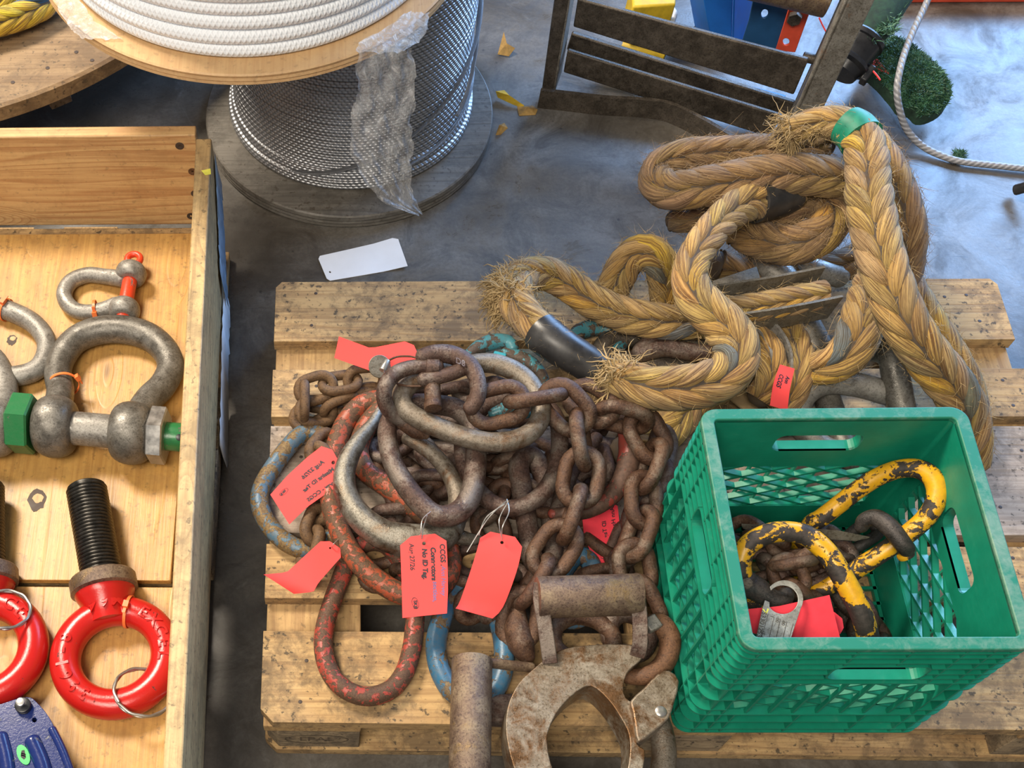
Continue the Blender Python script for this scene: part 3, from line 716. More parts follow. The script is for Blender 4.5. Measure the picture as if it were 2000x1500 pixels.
# ================================================================== FIBRE ROPES (eight-strand plait)
def plait(mb, p, Rr, pitch=1.18, fresh=.25, blue=.05, closed=False, dark=0, ncol=4, spread=1.0, pal=None, seedphase=0):
    """p: dense centre line, Rr: radius or list. Leaf-shaped strand humps laid in alternating columns."""
    q, L = resample(p, .006, closed); n = len(q)
    rad = [Rr]*n if not hasattr(Rr, '__len__') else lerpl(list(Rr), n)
    T, X, Y = frames(q, closed, tocam)
    # smooth the frame
    for it in range(6):
        X = [(X[max(i-1, 0)]+X[i]*2+X[min(i+1, n-1)]) for i in range(n)]
        X = [(x-T[i]*x.dot(T[i])).normalized() for i, x in enumerate(X)]
    Y = [T[i].cross(X[i]) for i in range(n)]
    def at(s, th, r):
        f = s/L*(n-1); f = min(max(f, 0), n-1.001); i = int(f); t = f-i
        c = q[i].lerp(q[i+1], t); x = X[i].lerp(X[i+1], t); y = Y[i].lerp(Y[i+1], t); rr = rad[i]+(rad[i+1]-rad[i])*t
        return c+(x*math.cos(th)+y*math.sin(th))*(rr*r), rr
    # core
    tube(mb, q[::2] if len(q) > 8 else q, [r*.80 for r in rad[::2]] if len(q) > 8 else [r*.8 for r in rad], 14, cap='round')
    for i in range(len(mb.v)):
        if i not in mb.c: mb.c[i] = (.16, .10, .045, 1); mb.uv[i] = (R(0, 1), 0)
    rm = sum(rad)/n; ps = rm*pitch/ncol*4*.92; NA, NB = 10, 6
    colw = 2*PI/ncol
    cnt = int(L/ps)+3
    for col in range(ncol):
        sg = 1 if col % 2 == 0 else -1
        for k in range(-1, cnt):
            s0 = k*ps+(ps*.5 if col % 2 else 0)+R(-.06, .06)*ps+seedphase
            th0 = col*colw+colw/2+R(-.05, .05)
            half = ps*1.26; wid = colw*.385*spread*R(.9, 1.1); sl = colw*.43*sg
            rv = random.random(); w_ = R(.70, 1.14); tan = [.44*w_, R(.29, .33)*w_, R(.13, .17)*w_]; yel = [R(.62, .76), R(.38, .47), R(.03, .07)]
            if pal: tan, yel = pal(rv)
            m = min(1, max(0, (fresh*.75+R(-.2, .2)) if random.random() > .07 else .9))
            base = [a+(b-a)*m for a, b in zip(tan, yel)]
            if random.random() < blue*.6 and not pal: base = [R(.13, .19), R(.18, .23), R(.17, .23)]; yel = base
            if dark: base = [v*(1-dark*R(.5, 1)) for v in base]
            vs, us, cs = [], [], []; uo = R(0, 4)
            hump = R(.9, 1.08)
            ok = False
            for i in range(NA+1):
                a = -1+2*i/NA
                sh = max(.02, 1-abs(a)**2.1)**.80
                for j in range(NB+1):
                    bb = -1+2*j/NB
                    s = s0+half*a+bb*sg*ps*.12*0; th = th0+sl*a*-1+wid*bb*sh
                    if 0 <= s <= L: ok = True
                    prof = math.sqrt(max(0, 1-bb*bb))*sh
                    r = .775+.24*prof*hump-.06*a*a
                    pt, rr = at(s, th, r); vs.append(pt)
                    us.append((uo+bb*wid*rr, uo+s)); 
                    w = max(0, min(1, prof*1.25-.1)); cs.append(tuple(yel[c]*.42*(1-w)+base[c]*w for c in range(3))+(1,))  # crease shade put into the tint at strand edges, over unworn yellow
            if ok:
                W1 = NB+1
                mb.add(vs, [(i*W1+j, i*W1+j+1, (i+1)*W1+j+1, (i+1)*W1+j) for i in range(NA) for j in range(NB)], 0, us, cs)
    return q, rad
def fuzz(mb, q, rad, count, ln=(.006, .017), w=.00032):
    """stray fibres standing off the rope"""
    n = len(q)
    for k in range(count*5):
        i = random.randrange(1, n-1); t = (q[i+1]-q[i-1]).normalized()
        d = Vector((R(-1, 1), R(-1, 1), R(-.6, 1))); d = (d-t*d.dot(t)).normalized()
        p0 = q[i]+d*rad[i]*R(.92, 1.0); l = R(*ln)*(1 if random.random() > .06 else 1.7); sg = random.choice((-1, 1))
        dirn = (d*R(.05, .6)+t*sg*R(.3, 1)+d.cross(t)*R(-.7, .7)).normalized()
        cv = Vector((R(-1, 1), R(-1, 1), R(-1, .6)))*.8
        sd = dirn.cross(Vector((R(-1, 1), R(-1, 1), R(-1, 1)))).normalized()*w
        ps = [p0+dirn*l*s+cv*l*s*s for s in (0, .33, .66, 1)]
        vs = []
        for s, pp in enumerate(ps): vs += [pp-sd*(1-.25*s), pp+sd*(1-.25*s)]
        mb.add(vs, [(2*s, 2*s+1, 2*s+3, 2*s+2) for s in range(3)])
def fray(mb, c, d, r, count, ln=(.03, .06), w=.0016, droop=.6):
    """ragged brush of loose wavy yarns at a rope end"""
    d = Vector(d).normalized(); x = d.orthogonal().normalized(); y = d.cross(x)
    for k in range(int(count*1.6)):
        a = R(0, 2*PI); rr = r*math.sqrt(R(.02, 1)); o = c+(x*math.cos(a)+y*math.sin(a))*rr-d*.012; l = R(*ln)*R(.6, 1.1)
        dd = (d+(x*math.cos(a)+y*math.sin(a))*R(.2, 1.6)*rr/r+Vector((R(-.5, .5), R(-.5, .5), R(-.5, .5)))).normalized()
        pts = [o]; 
        for q_ in range(6):
            dd = (dd+Vector((R(-.75, .75), R(-.75, .75), R(-.75, .6)-droop*.25))).normalized(); pts.append(pts[-1]+dd*l/6)
        ww = w*R(.35, 1.0)
        tube(mb, pts, [ww, ww, ww, ww*.9, ww*.8, ww*.6, ww*.3], 5, cap='none')
ROOT = {}
def rope(label, ctrl, Rr, mat='rope', fresh=.25, blue=.05, dark=0, fz=150, group='thick plaited ropes heaped on the pallet', world=False, **kw):
    p = spline(ctrl if world else WL(ctrl), 10)
    root = thing('rope', p[len(p)//2], label, 'rope', group if 'yellow poly' not in label else 'yellow poly rope turns on the timber reel')
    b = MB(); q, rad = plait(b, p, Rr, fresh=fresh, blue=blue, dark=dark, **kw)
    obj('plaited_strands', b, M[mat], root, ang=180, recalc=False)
    if fz:
        b = MB(); fuzz(b, q, rad, fz); tag(obj('loose_fibres', b, M['fibre_brown' if mat == 'rope_brown' else 'fibre'], root, ang=180, recalc=False), kind='stuff')
    return root, q, rad
def sleeve(parent, p, r, mat, label, name='tape_wrap', fy=1):
    b = MB(); q = spline(p, 8); tube(b, q, r, 28, cap='none', fy=fy)
    o = obj(name, b, M[mat], parent); tag(o, label); d = o.modifiers.new('th', 'SOLIDIFY'); d.thickness = .0012; return o

# S-shaped rope with black sleeves (long run: sleeve at the top, S, bottom curve, frayed end)
r, q, rd_ = rope('yellow-tan plaited rope bent in an S down to the frayed end at the sleeve',
  [(1548, 372, .318), (1500, 388, .325), (1455, 398, .335), (1412, 428, .345), (1376, 470, .352), (1352, 515, .352), (1350, 560, .350), (1376, 600, .346), (1412, 634, .342), (1436, 672, .338), (1434, 712, .334), (1402, 742, .330), (1345, 757, .326), (1280, 758, .320), (1228, 744, .312), (1190, 734, .305)],
  [.031, .031, .031, .030, .0285, .0275, .0275, .029, .032, .034, .035, .035, .036, .035, .032, .027], fresh=.42, blue=.06, fz=130)
sleeve(r, [q[1], q[6], q[13]], [.033, .034, .033], 'tape', 'black tape sleeve')
b = MB(); fray(b, q[-1], q[-1]-q[-5], .027, 150, (.03, .06), .0016, .9); fray(b, q[-3]+Vector((0, .012, .022)), Vector((-.3, .5, .5)), .018, 70, (.02, .045), .0016, .6)
obj('frayed_end', b, M['fibre'], r, ang=180)
# frayed loop on the left with the big black sleeve, running back behind
r, q, rd_ = rope('thick plaited rope with black tape sleeve and ragged bend, left end of the heap',
  [(1178, 728, .272), (1128, 698, .285), (1078, 666, .295), (1040, 632, .290), (1012, 598, .278), (1003, 566, .262), (1022, 541, .248), (1062, 534, .236), (1105, 552, .226), (1150, 584, .218), (1205, 610, .212), (1262, 624, .208), (1330, 630, .205), (1400, 625, .202), (1470, 615, .198)],
  [.0235, .0245, .027, .030, .032, .032, .030, .029, .029, .030, .031, .031, .031, .030, .029], fresh=.30, blue=.05, fz=320)
sleeve(r, [q[0], q[4], q[8], q[12], q[16], q[19]], [.0255, .0258, .0265, .0275, .0285, .029], 'tape', 'black tape sleeve')
b = MB()
for (u, v, z, dx, dy, dz, c_) in ((968, 560, .272, -.7, .1, .4, 60), (985, 536, .272, -.4, .6, .5, 60), (1010, 525, .262, .1, .8, .5, 45), (1000, 575, .30, -.3, -.5, .8, 40), (965, 590, .272, -.8, -.2, .2, 35)):
    fray(b, W(u, v, z), (dx, dy, dz), .021, int(c_*2.2), (.022, .05), .0014, .8)
obj('frayed_yarns', b, M['fibre'], r, ang=180)
# hump behind
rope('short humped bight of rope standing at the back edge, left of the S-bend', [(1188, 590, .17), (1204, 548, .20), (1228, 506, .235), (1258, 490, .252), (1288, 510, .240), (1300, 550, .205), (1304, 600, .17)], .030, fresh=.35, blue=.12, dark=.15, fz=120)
# brown horizontal rope with a bend at its left end
r, q, rd_ = rope('dirty brown rope lying level across the top of the heap, doubled at its left end',
  [(1610, 283, .335), (1550, 290, .335), (1480, 293, .333), (1400, 297, .330), (1335, 304, .322), (1292, 324, .308), (1283, 352, .302), (1310, 372, .312), (1372, 366, .330), (1440, 352, .345), (1510, 342, .352), (1575, 342, .352), (1640, 350, .346), (1690, 372, .335)],
  [.025, .025, .026, .026, .027, .029, .031, .033, .034, .034, .034, .034, .033, .032], mat='rope_brown', fresh=.12, blue=.07, fz=420)
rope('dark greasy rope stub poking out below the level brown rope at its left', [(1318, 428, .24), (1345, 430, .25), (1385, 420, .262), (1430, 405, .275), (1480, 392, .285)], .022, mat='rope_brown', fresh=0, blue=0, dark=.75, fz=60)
# ball-shaped turn
rope('rope turned into a tight fuzzy knot-like loop in the middle of the heap', [(1445, 448, .262), (1490, 470, .272), (1545, 478, .285), (1598, 462, .296), (1624, 428, .302), (1612, 394, .305), (1572, 392, .300), (1532, 418, .290), (1502, 444, .275)],
     [.030, .032, .034, .034, .033, .031, .029, .027, .024], mat='rope_brown', fresh=.15, blue=.03, fz=420)
# right-hand long rope over the top
r, q, rd_ = rope('long tan plaited rope hanging from the green tape down to the right behind the crate',
  [(1532, 262, .395), (1570, 246, .410), (1612, 238, .420), (1655, 246, .432), (1684, 274, .436), (1693, 322, .434), (1697, 380, .430), (1708, 445, .424), (1722, 510, .414), (1742, 572, .400), (1768, 632, .380), (1806, 690, .352), (1850, 742, .320), (1884, 795, .285), (1898, 850, .245), (1900, 900, .20)],
  [.021, .024, .027, .031, .033, .034, .034, .034, .034, .034, .034, .034, .033, .031, .029, .027], fresh=.22, blue=.045, fz=200)
i0 = int(len(q)*.155); sleeve(r, [q[i0-3], q[i0], q[i0+3]], [.0275, .029, .030], 'gtape', 'green tape wrap')
b = MB(); fray(b, q[0], q[0]-q[5], .022, 230, (.025, .055), .0009, .5); fray(b, q[6], Vector((-.2, .6, .7)), .024, 200, (.02, .045), .0008, .5); obj('frayed_end', b, M['fibre'], r, ang=180)
# brown rope behind it
rope('brown rope seen behind the long right-hand rope, against the blue floor', [(1672, 262, .36), (1712, 300, .365), (1742, 350, .36), (1764, 410, .345), (1772, 470, .32), (1762, 540, .285), (1742, 610, .24)], .030, mat='rope_brown', fresh=.1, blue=.03, fz=220)
# second strand beside the long rope further down
rope('tan rope tucked beneath the long right-hand rope beside the grey board', [(1770, 560, .27), (1800, 610, .265), (1832, 660, .255), (1866, 715, .235), (1890, 770, .205), (1900, 830, .18)], .028, fresh=.2, blue=.05, fz=80)
# lower middle plait
rope('rope plait hanging down in the middle between the thimble and the long rope', [(1712, 520, .26), (1700, 575, .275), (1686, 625, .28), (1672, 668, .272), (1648, 700, .255), (1616, 716, .235), (1585, 722, .215)], [.026, .030, .034, .037, .036, .032, .027], fresh=.40, blue=.03, fz=80)
# deep ropes
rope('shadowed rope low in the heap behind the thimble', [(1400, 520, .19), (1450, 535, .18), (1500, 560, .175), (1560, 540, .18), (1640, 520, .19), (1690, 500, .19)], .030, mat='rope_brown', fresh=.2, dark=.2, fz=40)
rope('yellow rope end lying on the pallet behind the left rear corner of the crate', [(1215, 880, .178), (1270, 870, .176), (1318, 835, .174), (1352, 795, .172), (1400, 760, .172), (1450, 720, .172)], .028, fresh=.75, blue=0, fz=40)
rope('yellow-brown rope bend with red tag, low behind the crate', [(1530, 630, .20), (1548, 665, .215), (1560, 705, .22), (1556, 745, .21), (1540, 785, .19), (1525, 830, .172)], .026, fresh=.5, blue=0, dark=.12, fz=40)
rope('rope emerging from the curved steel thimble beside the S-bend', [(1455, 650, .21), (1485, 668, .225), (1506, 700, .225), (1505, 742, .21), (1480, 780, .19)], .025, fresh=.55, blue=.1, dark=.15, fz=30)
# dark steel added so the gap under the ropes goes dark
def low(name, label, pts, r, mat):
    b = MB(); tube(b, spline(WL(pts), 8, True), r, 18, True); return tag(obj(name, b, M[mat], ang=60), label, 'link', 'dark links under the rope heap')
low('oblong_link', 'dark steel oval link added under the left ropes by the sleeve', [(1190, 668, .160), (1250, 658, .160), (1340, 668, .160), (1420, 690, .160), (1425, 720, .160), (1340, 718, .160), (1240, 708, .160), (1180, 695, .160)], .0175, 'darksteel')
low('oblong_link', 'blue-tinged dark link end under the black tape sleeve', [(1130, 650, .158), (1170, 640, .158), (1205, 655, .158), (1200, 690, .158), (1150, 700, .158), (1120, 680, .158)], .014, 'turq')
low('oblong_link', 'dark brown link added below the S-bend rope near the thimble', [(1250, 690, .185), (1300, 680, .188), (1390, 690, .188), (1440, 650, .185), (1400, 640, .185), (1300, 650, .185)], .014, 'rust2')
# thimbles
def thimble(label, pts, h, w, mat='plategrey'):
    root = thing('thimble', W(*pts[len(pts)//2]), label, 'thimble')
    p = spline(WL(pts), 8); T, X, Y = frames(p, False, lambda c: Vector((0, 0, 1)))
    for sg, nm in ((1, 'flange'), (-1, 'flange')):
        b = MB(); n = len(p); vs = []
        for i in range(n):
            c = p[i]+Y[i]*sg*w
            for (dy, dz) in ((-.002, -h), (.002, -h), (.003*sg+.002, h), (.003*sg-.002, h)): vs.append(c+Y[i]*dy+X[i]*dz)
        b.add(vs, [(4*i+j, 4*i+(j+1) % 4, 4*i+4+(j+1) % 4, 4*i+4+j) for i in range(n-1) for j in range(4)]+[(0, 1, 2, 3), tuple(4*(n-1)+j for j in range(4))[::-1]])
        obj(nm, b, M[mat], root)
    b = MB(); vs = []
    for i in range(len(p)):
        for (dy, dz) in ((-w, -h), (w, -h), (w, -h+.004), (-w, -h+.004)): vs.append(p[i]+Y[i]*dy+X[i]*dz)
    b.add(vs, [(4*i+j, 4*i+(j+1) % 4, 4*i+4+(j+1) % 4, 4*i+4+j) for i in range(len(p)-1) for j in range(4)]+[(0, 1, 2, 3), tuple(4*(len(p)-1)+j for j in range(4))[::-1]])
    obj('web', b, M[mat], root)
    return root
thimble('open steel thimble channel lying level around the eye rope', [(1385, 612, .255), (1440, 603, .26), (1500, 594, .263), (1560, 583, .264), (1614, 572, .262)], .026, .0265)
rope('rope eye seated in the open steel thimble, middle of the heap', [(1385, 615, .262), (1440, 605, .267), (1500, 596, .270), (1560, 585, .271), (1606, 576, .269)], .0245, fresh=.3, blue=.14, fz=40)
thimble('curved steel thimble rim standing beside the S-bend rope', [(1462, 632, .23), (1494, 652, .235), (1517, 690, .232), (1520, 735, .215)], .014, .012, 'galv')
def rod(name, label, cat, pts, r, mat, part='bar', closed=False, seg=18, stamp=None):
    root = thing(name, W(*pts[len(pts)//2]), label, cat)
    b = MB(); tube(b, spline(WL(pts), 8, closed), r, seg, closed); bar = obj(part, b, M[mat], root, ang=60)
    return root
rod('oblong_link', 'bent grey steel link with white scuffs right behind the crate', 'link', [(1572, 840, .170), (1560, 800, .185), (1575, 768, .195), (1612, 748, .198), (1662, 750, .195), (1720, 764, .190), (1752, 780, .182), (1758, 830, .170), (1700, 880, .165), (1620, 880, .165)], .0185, 'galv', closed=True)
o = rod('oblong_link', 'dark steel link leg with stamped letters behind the right rear crate corner', 'link', [(1735, 690, .225), (1748, 730, .215), (1758, 780, .20), (1762, 830, .18), (1720, 880, .165), (1660, 890, .165), (1600, 700, .17), (1680, 680, .20)], .0195, 'gun', closed=True)
t = MB(); q0 = W(1760, 762, .225)
puttext(t, 'AM', .022, lambda x, y, z: W(1763-y*1100, 770-x*1100, .2+.0188*math.sqrt(max(0, 1-(y*1100/30)**2))+.004+z), .0006, align='CENTER')
rod('steel_pin', 'dark steel pin stub low between the thimble and the middle plait', 'pin', [(1548, 600, .19), (1566, 635, .195), (1590, 680, .18)], .027, 'gun')
rod('steel_pin', 'grey steel bar end just below the fuzzy knot-like loop', 'pin', [(1478, 495, .20), (1505, 522, .205), (1540, 560, .19)], .024, 'galv')
rod('steel_pin', 'second grey bar just right of the bar below the fuzzy loop', 'pin', [(1570, 520, .20), (1600, 530, .20), (1640, 540, .19)], .018, 'galv')
b = MB(); A = WL([(1392, 548, .222), (1478, 520, .222), (1490, 560, .222), (1394, 590, .222)]); b.hexa([p-Vector((0, 0, .006)) for p in A], A)
tag(obj('steel_plate', b, M['plategrey'], bevel=.001), 'flat grey steel plate behind the S-bend rope', 'plate')
b = MB(); A = spline(WL([(1405, 742, .16), (1440, 770, .165), (1480, 800, .16)]), 6)
vs = []
for i, p in enumerate(A): vs += [p+Vector((.004, .018, 0)), p+Vector((-.004, -.018, 0)), p+Vector((-.004, -.018, -.003)), p+Vector((.004, .018, -.003))]
b.add(vs, [(4*i+j, 4*i+(j+1) % 4, 4*i+4+(j+1) % 4, 4*i+4+j) for i in range(len(A)-1) for j in range(4)]+[(0, 1, 2, 3), tuple(4*(len(A)-1)+j for j in range(4))])
tag(obj('webbing_strap', b, M['strap']), 'tan strap end behind the left rear corner of the crate', 'strap')

# ================================================================== CARD TAGS
def cardtag(label, rows, texts=(), mat='tagred', hole=(.085, .5), cut=(.10, .24), ns=6, name='card_tag', wire=None, ring=True, corner=True, smooth=False):
    """rows from hole end to far end: ((u,v,z),(u,v,z)) left and right"""
    Lr = [W(*a) for a, b_ in rows]; Rr_ = [W(*b_) for a, b_ in rows]
    if smooth: Lr = spline(Lr, 5); Rr_ = spline(Rr_, 5)
    mids = [(a+b_)/2 for a, b_ in zip(Lr, Rr_)]; acc = [0]
    for a, b_ in zip(mids, mids[1:]): acc.append(acc[-1]+(b_-a).length)
    Ltot = acc[-1]; wid = (Rr_[0]-Lr[0]).length
    def base(s, t):
        d = min(max(s, 0), 1)*Ltot; k = 0
        while k < len(acc)-2 and acc[k+1] < d: k += 1
        f = (d-acc[k])/max(1e-9, acc[k+1]-acc[k])
        return Lr[k].lerp(Lr[k+1], f).lerp(Rr_[k].lerp(Rr_[k+1], f), t)
    def nrm(s, t):
        e = .02; a = base(min(s+e, 1), t)-base(max(s-e, 0), t); b_ = base(s, min(t+e, 1))-base(s, max(t-e, 0)); v = a.cross(b_).normalized()
        return v if v.dot(tocam(base(s, t))) > 0 else -v
    h, asp = hole, wid/Ltot
    cs, ct = cut
    o = [(cs, 0), (0, ct), (0, 1-ct), (cs, 1)] if corner else [(0, 0), (0, 1)]
    for k in range(1, ns*2): o.append((cs+(1-cs)*k/(ns*2), 1))
    o += [(1, 1), (1, .66), (1, .33), (1, 0)]
    for k in range(1, ns*2): o.append((1-(1-cs)*k/(ns*2), 0))
    loops = [o]
    if hole: loops.append([(h[0]+.042*asp*math.cos(2*PI*i/14)*1.0, h[1]+.042*math.sin(2*PI*i/14)) for i in range(14)])
    b = MB(); grid = [((i+.5)/14, (j+.5)/6) for i in range(14) for j in range(6)]
    plate(b, loops, base, lambda q: nrm(q[0], q[1])*-.0006, 0, grid)
    tg = obj(name, b, M[mat], ang=50); tag(tg, label, 'tag', 'faded red cards in the green crate' if 'crate' in label else 'red card tags in the chain pile')
    if texts:
        for (body, s0, t0, size, shear, m, bold) in texts:
            t = MB()
            fn = lambda x, y, z, s0=s0, t0=t0: base(s0+x/Ltot, t0+y/wid)+nrm(s0+x/Ltot, min(1, max(0, t0+y/wid)))*.00035
            if body == 'O':
                rx, ry = size, size*.55
                t.add([fn(px*sc, py*sc, 0) for sc in (1, .88) for px, py in circ(0, 0, rx, ry, 28, .3)], [(i, (i+1) % 28, 28+(i+1) % 28, 28+i) for i in range(28)])
            else: puttext(t, body, size, fn, 0, shear, bold=bold)
            obj('handwriting', t, M[m], tg, recalc=False)
    if wire:
        for w_ in wire:
            b = MB(); tube(b, spline(WL(w_), 8), .0008, 6); obj('tie_wire', b, M['wire'], tg)
    return tg
GT = 'red card tags in the chain pile'
IK = 'ink'
cardtag('handwritten red card tag hanging at the bottom centre of the chain pile',
  [((781, 1050, .255), (871, 1040, .262)), ((783, 1100, .245), (874, 1094, .250)), ((785, 1160, .232), (875, 1152, .236)), ((786, 1207, .222), (873, 1198, .226))],
  [('CCGS .', .13, .90, .0098, .1, IK, .0004), ('Ann Harvey', .40, .905, .0086, .3, 'inkblue', .0001), ('Connectors', .16, .70, .0096, .2, IK, .0005), ('section,', .585, .725, .0092, .25, 'inkblue', .0002), ('No ID Tag.', .17, .515, .0094, .15, IK, .0005), ('Aug 27/26', .09, .24, .0092, .1, IK, .0002), ('SKB', .80, .29, .007, 0, IK, .0003), ('O', .835, .29, .0085, 0, IK, 0)],
  hole=(.105, .515), wire=[[(823, 1052, .262), (822, 1040, .275), (825, 1015, .285), (840, 1000, .285)], [(824, 1052, .262), (827, 1030, .272), (834, 1008, .285)]])
cardtag('blank bright red card tag with curled lower end, right of the handwritten tag',
  [((942, 1035, .245), (1022, 1052, .245)), ((930, 1080, .240), (1014, 1098, .236)), ((914, 1130, .226), (998, 1148, .222)), ((898, 1175, .212), (980, 1190, .205)), ((890, 1188, .214), (962, 1208, .200))], hole=(.10, .52), cut=(.10, .2), smooth=True,
  wire=[[(981, 1055, .25), (981, 1030, .27), (994, 1000, .275), (990, 975, .27)], [(981, 1055, .25), (975, 1015, .27), (992, 978, .275), (960, 1005, .27), (938, 1035, .255), (912, 1078, .24)], [(985, 985, .275), (950, 1010, .265), (935, 1045, .25)]])
cardtag('red card tag with upside-down handwriting at the left of the pile over the blue link',
  [((682, 938, .210), (640, 862, .216)), ((640, 962, .204), (600, 893, .208)), ((600, 990, .198), (562, 928, .204)), ((565, 1024, .190), (528, 966, .198))],
  [('Harvey - CCGS', .08, .13, .0096, .15, IK, .0005), ('Missing ID Tag', .10, .40, .0096, .15, IK, .0005), ('Aug 27/26', .17, .68, .0098, .15, IK, .0005), ('SKB', .80, .76, .006, 0, IK, .0004), ('O', .83, .76, .0085, 0, IK, 0)],
  hole=(.07, .53), cut=(.10, .22))
cardtag('blank red card tag folded across its lower end, at the lower left of the pile',
  [((675, 1078, .198), (634, 1050, .202)), ((622, 1138, .192), (588, 1092, .200)), ((612, 1156, .190), (560, 1118, .193)), ((574, 1160, .180), (515, 1122, .205))], hole=(.08, .55), cut=(.09, .25),
  wire=[[(648, 1069, .20), (652, 1062, .21), (662, 1052, .20), (668, 1040, .19)]])
cardtag('red card tag folded over at the top of the pile under the metal disc',
  [((820, 700, .262), (804, 664, .262)), ((762, 738, .240), (724, 680, .246)), ((653, 699, .225), (662, 657, .240))], hole=None, cut=(.07, .28))
cardtag('red card tag deep in the pile, partly hidden below the red-brown hook',
  [((1205, 975, .185), (1135, 985, .190)), ((1212, 1040, .175), (1140, 1040, .178)), ((1214, 1062, .17), (1148, 1064, .172)), ((1195, 1106, .158), (1163, 1106, .158))],
  [('Ann Harvey', .10, .16, .009, .2, IK, .0002), ('ID Tag', .30, .42, .009, .2, IK, .0002), ('O', .80, .55, .009, 0, IK, 0), ('S', .78, .55, .008, 0, IK, .0002)], hole=None, mat='tagfaded')
cardtag('red card tag rolled round a rope end just behind the crate', [((1524, 712, .252), (1552, 720, .246)), ((1511, 748, .252), (1543, 760, .244)), ((1504, 792, .238), (1538, 802, .228))], [('CCGS', .25, .3, .009, .2, IK, .0003), ('Ann', .25, .7, .008, .2, IK, .0003)], hole=None, corner=False, smooth=True)
b = MB(); q = W(741, 716, .262); lathe(b, q, [(.0165, 0), (.0172, .0006), (.0172, .0018), (.0165, .0024)], 32, Vector((.25, -.55, 1)))
tag(obj('disc_tag', b, M['plategrey']), 'round dull metal disc tag resting on the folded red card', 'tag')
b = MB(); cyl(b, W(757, 705, .282), W(747, 724, .280), .0055); fr = obj('ferrule', b, M['ferrule'])
tag(fr, 'small crimped aluminium sleeve on the cable loop beside the round disc', 'ferrule')
b = MB(); tube(b, spline(WL([(748, 722, .281), (757, 738, .295), (785, 752, .322), (820, 754, .328), (850, 748, .328), (868, 744, .32), (880, 735, .31)]), 8), .0016, 8)
tube(b, spline(WL([(757, 705, .282), (775, 697, .29), (800, 696, .30), (818, 700, .305)]), 6), .0016, 8); obj('cable_loop', b, M['rust'], fr)

# ================================================================== CHAIN PILE
def link(name, label, pts, r, mat, cat='link', closed=True, seg=20, seedn=9, group=None, parent=None):
    p = spline(WL(pts), 7, closed); b = MB(); tube(b, p, r, seg, closed)
    o = obj(name, b, M[mat], parent, ang=60)
    if not parent: tag(o, label, cat, group or {'link': 'yellow links in the green crate' if 'crate' in label else 'large links in the chain pile'}.get(cat))
    return o
# red U-shaped link on the boards
link('oblong_link', 'long red-painted rusty link making a U on the front pallet boards', [(682, 1092, .166), (662, 1140, .160), (645, 1187, .157), (633, 1233, .156), (633, 1277, .156), (646, 1316, .156), (671, 1344, .156), (706, 1359, .156), (740, 1357, .156), (770, 1341, .156), (791, 1311, .156), (803, 1272, .156), (809, 1230, .157), (810, 1190, .159), (800, 1140, .163), (782, 1095, .167), (750, 1062, .170), (712, 1062, .170)], [.0138]*18, 'redrust')
link('oblong_link', 'blue-painted oblong link overhanging the left end of the pallet', [(618, 846, .166), (590, 848, .166), (564, 872, .164), (534, 912, .162), (512, 950, .161), (507, 982, .161), (519, 1016, .160), (547, 1050, .159), (578, 1069, .159), (606, 1074, .158), (640, 1062, .158), (662, 1020, .160), (668, 950, .162), (655, 880, .165)], .0142, 'bluechip')
link('oblong_link', 'bright blue link reaching down under the choker roller near the red U', [(890, 1150, .162), (866, 1200, .158), (853, 1245, .157), (853, 1283, .157), (864, 1320, .157), (886, 1352, .157), (925, 1372, .157), (965, 1350, .157), (985, 1290, .158), (975, 1215, .160), (940, 1150, .163)], .0148, 'bluechip2')
link('oblong_link', 'orange-red chipped link curving down the left side of the pile under the silver hook', [(745, 782, .215), (708, 790, .205), (680, 818, .198), (662, 855, .194), (650, 900, .192), (644, 945, .190), (647, 985, .190), (658, 1022, .190), (675, 1062, .190), (700, 1098, .190), (733, 1130, .188), (775, 1156, .186), (820, 1165, .184), (862, 1145, .184), (880, 1105, .186), (870, 1055, .188), (842, 1018, .188), (800, 984, .186), (755, 950, .184), (715, 920, .184), (700, 880, .188), (715, 835, .200), (742, 800, .212)], .0160, 'orrust')
link('oblong_link', 'dull steel link just inside the pear link, its lower bend at the right', [(905, 900, .228), (925, 945, .228), (955, 978, .230), (993, 993, .232), (1032, 984, .234), (1066, 955, .236), (1087, 912, .236), (1093, 866, .236), (1088, 822, .234), (1060, 790, .230), (1000, 780, .226), (945, 795, .224), (908, 845, .226)], .0125, 'rust2')
link('oblong_link', 'rusty straight-sided link standing in the gap above the blank red tag', [(1014, 905, .19), (1018, 950, .188), (1026, 1000, .185), (1034, 1050, .182), (1040, 1090, .178), (1068, 1110, .168), (1080, 1060, .165), (1072, 980, .168), (1058, 920, .175), (1036, 890, .185)], .0155, 'rust2')
link('oblong_link', 'dark rusty link lying deep below the pear link', [(735, 900, .165), (760, 960, .162), (810, 1000, .160), (850, 960, .160), (842, 900, .162), (800, 860, .165)], .013, 'rust')
